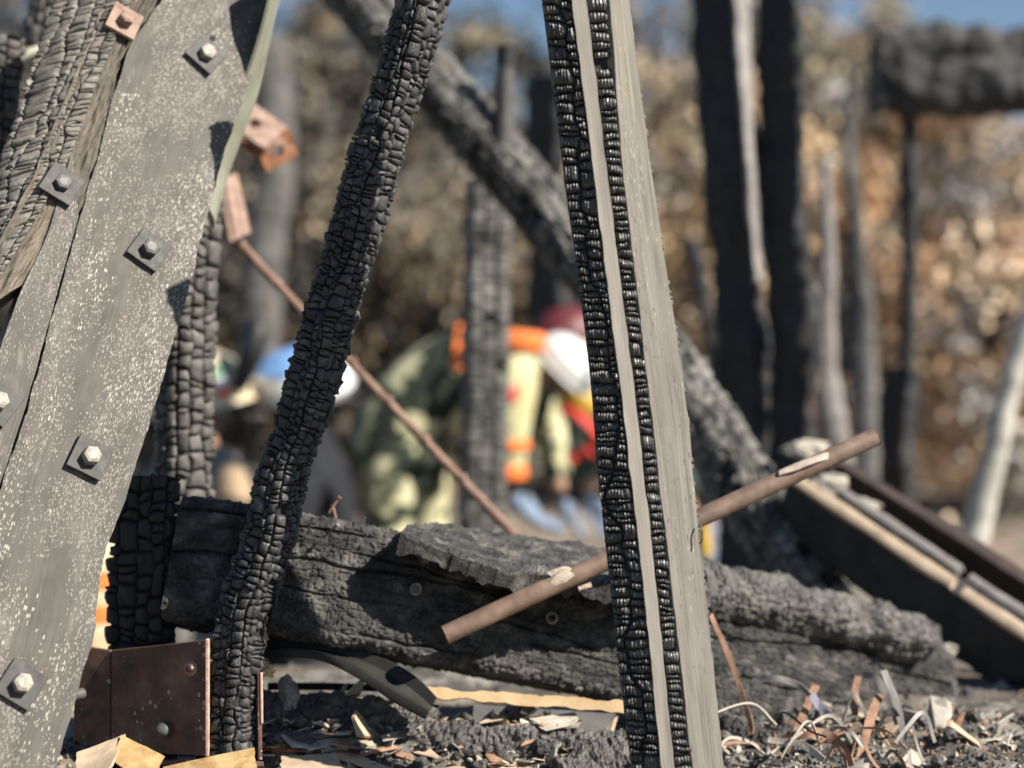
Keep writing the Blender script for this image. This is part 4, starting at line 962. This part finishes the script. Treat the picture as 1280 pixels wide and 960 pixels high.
for q in ((840, -.1), (900, 0)):
    b = np.array((P(q[0], 0, dB)[0], dB + q[1], gB + .06)); skinmesh('boot', [(b, .06), (b + (-.13, -.05, -.015), .05)], [(0, 1)], m_black, R2)
hand(R2, w1, (.3, -.2, -1), (1, 0, 0), m_glove); hand(R2, w2, (-.3, -.2, -1), (1, 0, 0), m_glove)
helmet(R2, P(708, 424, dB), (-.35, -.15, .9), (-.8, -.5, -.2), .115, M('maroon_shell', [(.3, (.06, .012, .014)), (.7, (.14, .025, .028))], 9, .5), brim=m_black)

# rescuer with the tan helmet and flag
dC = 4.8; gC = float(gz(-.9, dC))
R3 = empty('person', (P(225, 0, dC)[0], dC, gC), 'person in tan helmet bearing a green white red flag, behind charred upright', 'person', 'rescuers searching the rubble')
hdC = P(252, 476, dC); shC = P(235, 590, dC); hpC = P(205, 760, dC)
a1, e1, w1 = P(270, 585, dC - .1), P(300, 660, dC - .22), P(350, 690, dC - .28)
a2, e2, w2 = P(200, 600, dC + .15), P(190, 690, dC + .1), P(240, 730, dC - .05)
gk = lambda px, o, h: np.array((P(px, 0, dC)[0], dC + o, gC + h))
pts = [(hpC, .085), (P(218, 670, dC), .085), (shC, .085), (P(244, 535, dC), .055), (hdC, .085), (P(268, 505, dC), .055), (P(286, 492, dC), .016), (a1, .055), (e1, .043), (w1, .03), (a2, .055), (e2, .043), (w2, .03),
       (gk(280, -.15, .2), .06), (gk(200, -.1, .07), .045), (gk(260, .15, .25), .06), (gk(190, .18, .07), .045)]
skinmesh('body', pts, chain(0, 1, 2, 3, 4, 5) + [(4, 6)] + chain(2, 7, 8, 9) + chain(2, 10, 11, 12) + chain(0, 13, 14) + chain(0, 15, 16), m_skin, R3)
pts = [(hpC, .16), (P(218, 670, dC), .165), (shC, .15), (a1, .085), (e1, .068), (w1, .05), (a2, .085), (e2, .068), (w2, .05)]
skinmesh('jacket', pts, chain(0, 1, 2, 3, 4, 5) + chain(2, 6, 7, 8), m_greycloth, R3)
skinmesh('sleeve', [(P(304, 575, dC - .2), .07), (P(292, 640, dC - .24), .075)], [(0, 1)], m_tancloth, R3)
skinmesh('trousers', [(hpC, .165), (gk(280, -.15, .22), .095), (gk(200, -.1, .1), .075), (gk(260, .15, .27), .095), (gk(190, .18, .1), .075)], chain(0, 1, 2) + chain(0, 3, 4), m_greycloth, R3)
hand(R3, w1, (1, 0, -.4), (0, 1, 0), m_glove); hand(R3, w2, (1, 0, -.6), (0, 1, 0), m_glove)
for q in ((200, -.1), (190, .18)): skinmesh('boot', [(gk(q[0], q[1], .06), .06), (gk(q[0] - 40, q[1], .05), .05)], [(0, 1)], m_black, R3)
cH = P(247, 500, dC)
hm, x, y, z = helmet(R3, cH, (-.18, -.12, 1), (.85, -.5, -.1), .155, m_tanhelm, sx=1.08)
# flag of three upright bars on the shell's right flank, following its curve
def shell_point(px, py):
    d = unit(P(px, py, 1.0)); best = None
    for s in np.linspace(dC - .3, dC, 400):
        q = d * s / d[1] - cH; k = math.sqrt((q @ x / (.155 * 1.08 * 1.06)) ** 2 + (q @ y / (.155 * 1.06)) ** 2 + (max(q @ z, 0) / (.155 * 1.06)) ** 2)
        if k <= 1.0: return cH + q
    return P(px, py, dC - .06)
for i, mt in enumerate((m_flag_g, m_white, m_red)):
    a0 = np.array((267.5, 459)) + np.array((1.6, 13.5)) * i; a1_ = a0 + (1.6, 13.5)
    w_ = np.array((15 + i * 0, -5.5)); gridp = []
    for s in np.linspace(0, 1, 5):
        for q in np.linspace(0, 1, 5):
            pt = a0 + (a1_ - a0) * s + w_ * q; gridp.append(shell_point(*pt))
    mk('flag_bar', gridp, grid_faces(5, 5), mt, hm)

# rescuer with the blue and white helmet
dD = 4.9; gD = float(gz(-.6, dD))
R4 = empty('person', (P(420, 0, dD)[0], dD, gD), 'person stooping in blue topped white helmet with black goggles behind slanting post', 'person', 'rescuers searching the rubble')
hdD = P(352, 482, dD); shD = P(388, 575, dD); hpD = P(392, 745, dD)
gk = lambda px, o, h: np.array((P(px, 0, dD)[0], dD + o, gD + h))
a1, e1, w1 = P(370, 600, dD - .17), P(360, 690, dD - .25), P(330, 735, dD - .3)
a2, e2, w2 = P(398, 590, dD + .17), P(380, 680, dD + .2), P(345, 730, dD + .1)
pts = [(hpD, .085), (P(390, 660, dD), .085), (shD, .08), (P(378, 530, dD), .055), (hdD, .085), (P(326, 505, dD), .058), (P(312, 492, dD - .03), .018), (a1, .05), (e1, .042), (w1, .03), (a2, .05), (e2, .042), (w2, .03),
       (gk(370, -.15, .25), .06), (gk(450, -.1, .07), .045), (gk(380, .15, .25), .06), (gk(460, .18, .07), .045)]
skinmesh('body', pts, chain(0, 1, 2, 3, 4, 5) + [(4, 6)] + chain(2, 7, 8, 9) + chain(2, 10, 11, 12) + chain(0, 13, 14) + chain(0, 15, 16), m_skin, R4)
skinmesh('jacket', [(hpD, .16), (P(390, 660, dD), .15), (shD, .14), (a1, .09), (e1, .066), (w1, .05), (a2, .09), (e2, .066), (w2, .05), (P(382, 545, dD), .09), (P(378, 532, dD), .08)], chain(0, 1, 2, 3, 4, 5) + chain(2, 6, 7, 8) + chain(2, 9, 10), m_navy, R4)
skinmesh('trousers', [(hpD, .165), (gk(370, -.15, .27), .095), (gk(450, -.1, .1), .075), (gk(380, .15, .27), .095), (gk(460, .18, .1), .075)], chain(0, 1, 2) + chain(0, 3, 4), m_navy, R4)
hand(R4, w1, (-1, 0, -.4), (0, 1, 0), m_glove); hand(R4, w2, (-1, 0, -.5), (0, 1, 0), m_glove)
for q in ((450, -.1), (460, .18)): skinmesh('boot', [(gk(q[0], q[1], .06), .06), (gk(q[0] - 40, q[1], .05), .05)], [(0, 1)], m_black, R4)
hm, x, y, z = helmet(R4, P(378, 486, dD), (-.12, -.35, .9), (-.93, -.1, -.05), .13, m_white, brim=m_black, topmat=m_blue, sx=1.22)
# goggles; the shaded face is put in as a dark brown form
skinmesh('goggles', [(P(326, 398, dD - .2), .03), (P(320, 418, dD - .21), .045), (P(314, 442, dD - .22), .045), (P(304, 470, dD - .22), .03), (P(298, 490, dD - .21), .02)], chain(0, 1, 2, 3, 4), m_black, R4)
skinmesh('shaded_face', [(P(285, 500, dD - .06), .03), (P(312, 492, dD - .09), .055), (P(334, 508, dD - .08), .05)], chain(0, 1, 2), m_brown, R4)

# cloth bundles
def bag(name, px, py, d, w, h, dep, mats, label, seed):
    z0 = py; o = empty(name, P(px, py + h / 2, d), label, 'cloth bundle')
    n = len(mats); hh = h / n
    for i, mt in enumerate(mats):
        c0 = py - h / 2 + i * hh
        A = Sweep(PP((px, c0 + hh, d), (px, c0 + hh / 2, d), (px, c0, d)), w * d / FPX, dep, 15, .4, .06, seed)
        V, F, S = A.skin(.01, .006, lambda u, v: .008 * fbm(u * 14, v * 14 + i * 3, 0, seed, 3)); mk('cloth_fold', V, F, mt, o, True, S)
    return o
bag('cloth_bundle', 122, 745, 3.2, 46, 150, .06, [m_cream, m_cream, m_orange, m_cream, m_orange, m_cream, m_lath], 'cream cloth with orange bands glimpsed between bolted board and fallen beam', 7)
bag('cloth_bundle', 80, 925, 2.35, 40, 90, .05, [m_lath, m_lav, m_glove, m_bark, m_bark], 'blue and tan cloth scrap at the foot of bolted board', 8)
bag('cloth_bundle', 893, 676, 4.3, 56, 70, .08, [m_lav, m_lav, m_glove], 'lavender cloth bundle seen under the rusty pipe right of split post', 9)
bag('cloth_bundle', 880, 672, 4.15, 16, 44, .03, [m_mustard], 'small yellow cloth just right of split post under the rusty pipe', 10)

# ------------------------------------------------------------------ debris on the ash
def ribbon(name, pts, w, mat, label, cat, group=None, tw=0.0, th=.0015):
    C = catmull(PP(*pts), .006); T = unit(np.gradient(C, axis=0)); q = unit(-C); X = unit(np.cross(T, q))
    a = tw * np.linspace(-1, 1, len(C))[:, None]; Y = np.cross(T, X); D = X * np.cos(a) + Y * np.sin(a)
    s = Strip(C - D * w / 2, C + D * w / 2); V, F, S = s.slab(th, w / 3, .006, lambda u, v: .0006 * fbm(u * 200, v * 60, 0, 3, 2), w * .12)
    return top(mk(name, V, F, mat, None, True, S), label, cat, group)
G = 'curled strips on the right'
ribbon('curled_strip', ((888, 768, 2.110), (908, 812, 2.110), (926, 862, 2.100), (938, 905, 2.090), (938, 918, 2.080)), .007, m_bark, 'long curved brown strip hanging just right of split post', 'strip', G, .6)
ribbon('curled_strip', ((940, 851, 2.130), (972, 848, 2.110), (1000, 858, 2.110), (1014, 872, 2.110)), .008, m_greystrip, 'grey curved strip lying level before the fallen beam', 'strip', G, .7)
ribbon('curled_strip', ((1020, 856, 2.130), (1008, 885, 2.110), (994, 920, 2.090)), .010, m_bark, 'straight orange strip leaning, leftmost of three upright strips', 'strip', G)
ribbon('curled_strip', ((1072, 845, 2.150), (1069, 872, 2.130), (1068, 900, 2.110)), .009, m_bark, 'short orange strip standing upright, middle of three upright strips', 'strip', G)
ribbon('curled_strip', ((1100, 868, 2.110), (1088, 900, 2.070), (1076, 945, 2.030), (1072, 962, 2.010)), .011, m_bark, 'widest orange strip leaning, rightmost of three upright strips', 'strip', G)
ribbon('curled_strip', ((975, 925, 2.050), (1010, 916, 2.030), (1038, 920, 2.030), (1056, 940, 2.010), (1066, 962, 2.010)), .012, m_bark, 'arched orange strip curling over the ash at lower right', 'strip', G, .8)
ribbon('curled_strip', ((1075, 842, 2.160), (1098, 850, 2.130), (1112, 880, 2.110), (1122, 905, 2.090)), .009, m_greystrip, 'grey strip arching down right of the orange strips', 'strip', G, .5)
ribbon('curled_strip', ((1104, 838, 2.110), (1118, 870, 2.090), (1128, 912, 2.060), (1132, 965, 2.030)), .009, m_greystrip, 'dark grey strip hanging down, farthest right of the curled strips', 'strip', G, .4)
ribbon('curled_strip', ((960, 925, 2.010), (1000, 930, 1.990), (1030, 950, 1.970)), .008, m_ashwood, 'pale strip lying flat under the arched orange strip', 'strip', G, .5)
ribbon('curled_strip', ((1015, 868, 2.100), (1022, 880, 2.100), (1036, 893, 2.090)), .010, m_lav, 'short lilac strip end by the grey level strip', 'strip', G, .3)
G2 = 'thin loose strips tangled at lower right'
rq = random.Random(9)
for k in range(20):
    x0 = rq.uniform(930, 1180); y0 = rq.uniform(900, 950); d0 = rq.uniform(2.0, 2.1); dx = rq.uniform(-85, 85)
    ribbon('thin_strip', ((x0, y0, d0), (x0 + dx * .4, y0 - rq.uniform(8, 50), d0), (x0 + dx, y0 - rq.uniform(-12, 22), d0 - .02), (x0 + dx * 1.4, y0 + rq.uniform(0, 20), d0 - .03)), rq.uniform(.0025, .005), rq.choice([m_bark, m_greystrip, m_ashwood, m_flash]), 'thin loose strip in the tangle on the ash at lower right', 'strip', G2, rq.uniform(-1, 1))
def shard(name, pts, th, mat, label, cat, group=None, amp=.002):
    """bent sheet or board fragment from its four corners"""
    p = PP(*pts); s = Strip([p[3], (p[3] + p[0]) / 2, p[0]], [p[2], (p[1] + p[2]) / 2, p[1]], (0, -.3, 1), rnd.randint(1, 999))
    V, F, S = s.slab(th, max(.003, s.U / 24), max(.003, s.L / 24), lambda u, v: amp * fbm(u * 50, v * 50, 0, 5, 3), min(.004, s.U * .06))
    return top(mk(name, V, F, mat, None, True, S), label, cat, group)
shard('sheet_fragment', ((152, 918, 1.92), (205, 945, 1.9), (190, 985, 1.84), (140, 950, 1.88)), .002, m_yel, 'yellowish rusted sheet fragment leaning before the saddle bracket', 'sheet')
shard('sheet_fragment', ((95, 940, 1.9), (158, 918, 1.93), (140, 955, 1.86), (100, 990, 1.84)), .003, m_tansheet, 'tan sheet fragment at the foot of bolted board', 'sheet')
shard('sheet_fragment', ((205, 958, 1.84), (318, 934, 1.86), (320, 985, 1.8), (210, 1000, 1.78)), .002, m_yel, 'orange speckled rusted sheet at bottom edge below the saddle bracket', 'sheet', None, .0006)
shard('sheet_fragment', ((495, 905, 2.12), (520, 895, 2.14), (545, 950, 2.05), (520, 960, 2.03)), .003, m_lath, 'small yellow brown folded fragment on the ash below beam', 'sheet')
shard('wood_fragment', ((520, 948, 2.02), (660, 944, 2.03), (690, 970, 1.95), (540, 975, 1.93)), .008, m_tansheet, 'flat pinkish tan board at the bottom edge left of split post', 'board')
shard('wood_fragment', ((590, 942, 2.06), (640, 940, 2.06), (665, 958, 2.0), (610, 960, 2.0)), .005, m_ashwood, 'pale thin chip lying on the flat tan board', 'chip')
shard('wood_fragment', ((392, 908, 2.05), (440, 900, 2.08), (470, 930, 2.0), (400, 935, 1.98)), .006, m_ashwood, 'whitish ash-coated board fragment right of the saddle bracket', 'board', None, .004)
shard('wood_fragment', ((352, 945, 1.95), (420, 942, 1.96), (440, 975, 1.88), (350, 975, 1.88)), .006, m_tansheet, 'tan chip at the bottom edge right of the saddle bracket', 'chip')
shard('wood_fragment', ((420, 935, 2.0), (500, 962, 1.95), (490, 968, 1.92), (414, 942, 1.96)), .004, m_tansheet, 'long thin tan splinter lying right of tan chip', 'splinter')
shard('wood_fragment', ((330, 925, 2.02), (400, 930, 2.0), (390, 938, 1.97), (326, 934, 1.99)), .004, m_redchip, 'reddish splinter beside the right flange of the saddle bracket', 'splinter')
# lath with ragged lower edge and grey sheet behind
lt = Strip(PP((530, 870, 2.05), (600, 877, 2.045), (700, 884, 2.04), (780, 890, 2.03)), PP((530, 859, 2.055), (600, 864, 2.05), (700, 870, 2.045), (780, 876, 2.035)), (0, -1, .3), 9)
V, F, S = lt.slab(.006, .003, .004, None, .004); top(mk('wood_lath', V, F, m_lath, None, True, S), 'bright raw wood lath lying level under the fallen beam', 'lath')
shard('metal_sheet', ((590, 880, 2.09), (770, 892, 2.07), (740, 932, 2.05), (600, 920, 2.07)), .001, m_metal, 'dull grey metal sheet under the bright lath', 'sheet')
# bent black flashing
fs = Strip(PP((322, 822, 2.02), (390, 822, 2.01), (440, 842, 2.0), (495, 878, 1.99), (532, 898, 1.985)), PP((326, 797, 2.06), (420, 806, 2.05), (480, 824, 2.04), (522, 850, 2.03), (545, 874, 2.02)), (0, -1, .4), 4)
V, F, S = fs.slab(.002, .006, .008, lambda u, v: .008 * np.sin(u / fs.U * 9) + .003 * fbm(u * 20, v * 20, 0, 5, 2)); top(mk('metal_flashing', V, F, m_flash, None, True, S), 'bent black metal flashing drooping under the fallen beam', 'flashing')
v, f = tube_vf(PP((335, 858, 2.12), (400, 858, 2.12), (480, 860, 2.12)), .005, 8); top(mk('dark_rod', v, f, m_flash), 'thin dark rod lying level behind the drooping flashing', 'rod')
v, f = tube_vf(PP((500, 890, 2.2), (530, 925, 2.1), (545, 945, 2.06), (560, 955, 2.04)), .0022, 6); top(mk('wire', v, f, m_bark), 'thin brown wire curling beside yellow brown fragment', 'wire')
v, f = tube_vf(PP((345, 873, 2.1), (380, 870, 2.12), (420, 869, 2.14)), .002, 6); top(mk('wire', v, f, m_rustpink), 'thin reddish wire right of the saddle bracket', 'wire')
# charred logs on the ground
def glog(pts, w, seed, label, mat=m_char_ash):
    A = Sweep(PP(*pts), w, w * .9, 20, .4, .12, seed); V, F, S = A.skin(.003, .003, lambda u, v: alli(u, v, .010, .009, seed, .005) + .010 * fbm(u * 40, v * 40, 0, seed, 4) + .003 * fbm(u * 220, v * 220, 0, seed, 2))
    top(mk('charred_log', V, F, mat, None, False, S), label, 'log')
glog(((318, 888, 2.06), (400, 886, 2.06), (470, 893, 2.06), (545, 905, 2.06)), .036, 121, 'charred crumbly log on the ground right of the saddle bracket')
glog(((500, 922, 2.03), (600, 926, 2.03), (690, 932, 2.03), (790, 932, 2.04)), .03, 122, 'low crumbly charred log behind the flat tan board')
glog(((700, 975, 1.96), (770, 950, 2.0), (830, 935, 2.02)), .05, 123, 'charred log end at the foot of split post')
glog(((895, 905, 2.15), (950, 935, 2.1), (1010, 965, 2.05)), .045, 124, 'charred piece sloping down right of the split post foot', m_beam)
sb = Strip(PP((1050, 925, 2.1), (1130, 935, 2.12), (1250, 958, 2.16), (1320, 975, 2.2)), PP((1060, 915, 2.16), (1140, 922, 2.2), (1260, 944, 2.24), (1330, 960, 2.28)), (0, -.3, 1), 12)
V, F, S = sb.slab(.02, .004, .004, lambda u, v: alli(u, v, .01, .01, 13, .003) + .004 * fbm(u * 40, v * 40, 0, 14, 4), .004); top(mk('charred_board', V, F, m_char_ash, None, True, S), 'thin charred board with ashy top at bottom right', 'board')
glog(((1170, 935, 2.3), (1230, 925, 2.35), (1310, 930, 2.4)), .06, 125, 'charred log lying under the sloping rafter at the right picture edge', m_beam)
glog(((1195, 880, 2.5), (1240, 905, 2.45), (1275, 950, 2.4)), .045, 126, 'short charred limb leaning under the sloping rafter', m_bg_char)
lump('ash_lump', 360, 870, 2.05, .016, m_greystrip, 'grey crumpled lump against the right flange of saddle bracket', 'ash', 14, (.9, .7, 1.3))
lump('ash_lump', 333, 838, 2.0, .0075, m_lath, 'small yellowish knob on top of the right saddle flange', 'ash', 15, (1.3, 1, 1))
lump('ash_lump', 360, 925, 2.0, .02, m_char_ash, 'dark crumbly lump left of the whitish board fragment', 'charcoal', 16, (1.5, 1, .6))
lump('ash_lump', 433, 915, 2.05, .018, m_char_ash, 'dark crumbly lump right of the whitish board fragment', 'charcoal', 17, (1.3, 1, .8))
lump('ash_lump', 975, 835, 2.3, .008, m_ashwood, 'small pale knob on the face of fallen beam, upper one', 'ash', 18)
lump('ash_lump', 944, 885, 2.3, .008, m_ashwood, 'small pale knob near foot of long curved strip', 'ash', 19)
# wall of rubble between the near heap and the rescuers is low: loose charcoal and chips scattered singly
rc = random.Random(77)
def flake(name, mat, seed):
    """broken flat piece with ragged outline, about one unit across"""
    r = random.Random(seed); n = r.randint(6, 9); lng = r.uniform(.35, .9); th = r.uniform(.05, .14); bend = r.uniform(-.5, .5)
    a = sorted(r.uniform(0, 2 * math.pi) for _ in range(n)); V = []
    for z in (th, 0):
        for k in a:
            q = r.uniform(.7, 1.1) if z else 1.0; rr = (.6 + .5 * abs(math.sin(k * 2.3 + seed))) * (q if z else 1)
            x, y = math.cos(k) * rr, math.sin(k) * rr * lng; V.append((x, y, z + bend * x * x))
    F = [list(range(n)), [2 * n - 1 - i for i in range(n)]] + [[i, n + i, n + (i + 1) % n, (i + 1) % n] for i in range(n)]
    return mesh(name, V, F, mat, False)
cl = [('charcoal_chunk', m_char_ash, 'small black charcoal lump lying loose on the ash', 'charcoal', 'loose charcoal lumps'),
      ('wood_chip', m_ashwood, 'small whitish flake lying loose on the ash', 'chip', 'loose whitish flakes'),
      ('wood_chip', m_tansheet, 'small tan wood chip lying loose on the ash', 'chip', 'loose tan chips'),
      ('charcoal_chunk', m_bg_char, 'small dark grey cinder lying loose on the ash', 'charcoal', 'loose dark cinders'),
      ('rust_flake', m_bark, 'small orange brown flake lying loose on the ash', 'flake', 'loose orange flakes')]
meshes = {}
for i in range(520):
    k = rc.choices((0, 1, 2, 3, 4), (3, 4.2, 3.0, 2, 1.0))[0]; nm, mt, lb, ct, gp = cl[k]
    key = (k, rc.randint(0, 9))
    if key not in meshes:
        if k in (0, 3):
            o0 = lump(nm, np.zeros(3), 0, 0, 1.0, mt, lb, ct, 200 + key[0] * 10 + key[1], (1, .75, .6), n=12)
            meshes[key] = o0.data; bpy.data.objects.remove(o0)
        else: meshes[key] = flake(nm, mt, 300 + key[0] * 10 + key[1])
    if i < 330: y = rc.gauss(2.04, .06); x = rc.uniform(-.40, .12)
    else: y = rc.gauss(2.14, .09); x = rc.uniform(.16, .70)
    o = bpy.data.objects.new(nm, meshes[key]); COL.objects.link(o)
    s = rc.uniform(.004, .013) if k in (0, 3) else rc.uniform(.006, .021) * (1.7 if rc.random() < .15 else 1)
    o.scale = (s, s, s); o.rotation_euler = (rc.gauss(0, .45), rc.gauss(0, .45), rc.uniform(0, 6.3)); o.location = (x, y, float(gz(x, y)) + s * .25)
    top(o, lb, ct, gp)
for i in range(26):
    k = rc.choice((1, 2, 2, 1, 4)); nm, mt, lb, ct, gp = cl[k]; ky = (k, rc.randint(0, 9))
    if ky not in meshes: meshes[ky] = flake(nm, mt, 300 + ky[0] * 10 + ky[1])
    x = rc.uniform(-.33, .07); y = rc.uniform(1.93, 2.06); sc = rc.uniform(.018, .036)
    o = bpy.data.objects.new('board_scrap', meshes[ky]); COL.objects.link(o); o.scale = (sc, sc, sc * .6)
    o.rotation_euler = (rc.gauss(0, .2), rc.gauss(0, .2), rc.uniform(0, 6.3)); o.location = (x, y, float(gz(x, y)) + .006)
    top(o, 'larger %s scrap lying flat in the rubble along the bottom edge' % {1: 'whitish', 2: 'tan', 4: 'orange brown'}[k], 'scrap', 'larger scraps along the bottom edge')
# ash grit nobody could count
rg = np.random.default_rng(5); n = 11000
y = np.where(rg.random(n) < .6, rg.normal(2.05, .09, n), rg.uniform(1.6, 2.9, n)); x = rg.uniform(-.4, .4, n) * y; s = rg.uniform(.0012, .0048, n); c = np.stack([x, y, gz(x, y) + s * .3], -1)
D = np.array(((1, 0, 0), (-.5, .87, 0), (-.5, -.87, 0), (0, 0, 1.1))); A = rg.uniform(.5, 1.4, (n, 4, 1)) * D[None]
th = rg.uniform(0, 6.3, n); R_ = np.stack([np.cos(th), -np.sin(th), np.sin(th), np.cos(th)], -1).reshape(n, 2, 2)
A[:, :, :2] = np.einsum('nij,nkj->nki', R_, A[:, :, :2])
V = (c[:, None] + A * s[:, None, None]).reshape(-1, 3); k = np.arange(n)[:, None] * 4
F = np.concatenate([k + np.array(q)[None] for q in ((0, 1, 3), (1, 2, 3), (2, 0, 3))])
g = (rg.choice(4, n, p=[.4, .3, .18, .12])); pal = np.array(((.035, .034, .033), (.12, .115, .105), (.36, .33, .28), (.34, .2, .11)))
cc = np.repeat(np.concatenate([pal[g], np.ones((n, 1))], 1), 4, 0)
o = mk('ash_grit', V, F, m_leaf, None, False, None, cc); o['kind'] = 'stuff'; o['label'] = 'loose ash and charcoal grit covering the near ground'; o['category'] = 'ash'
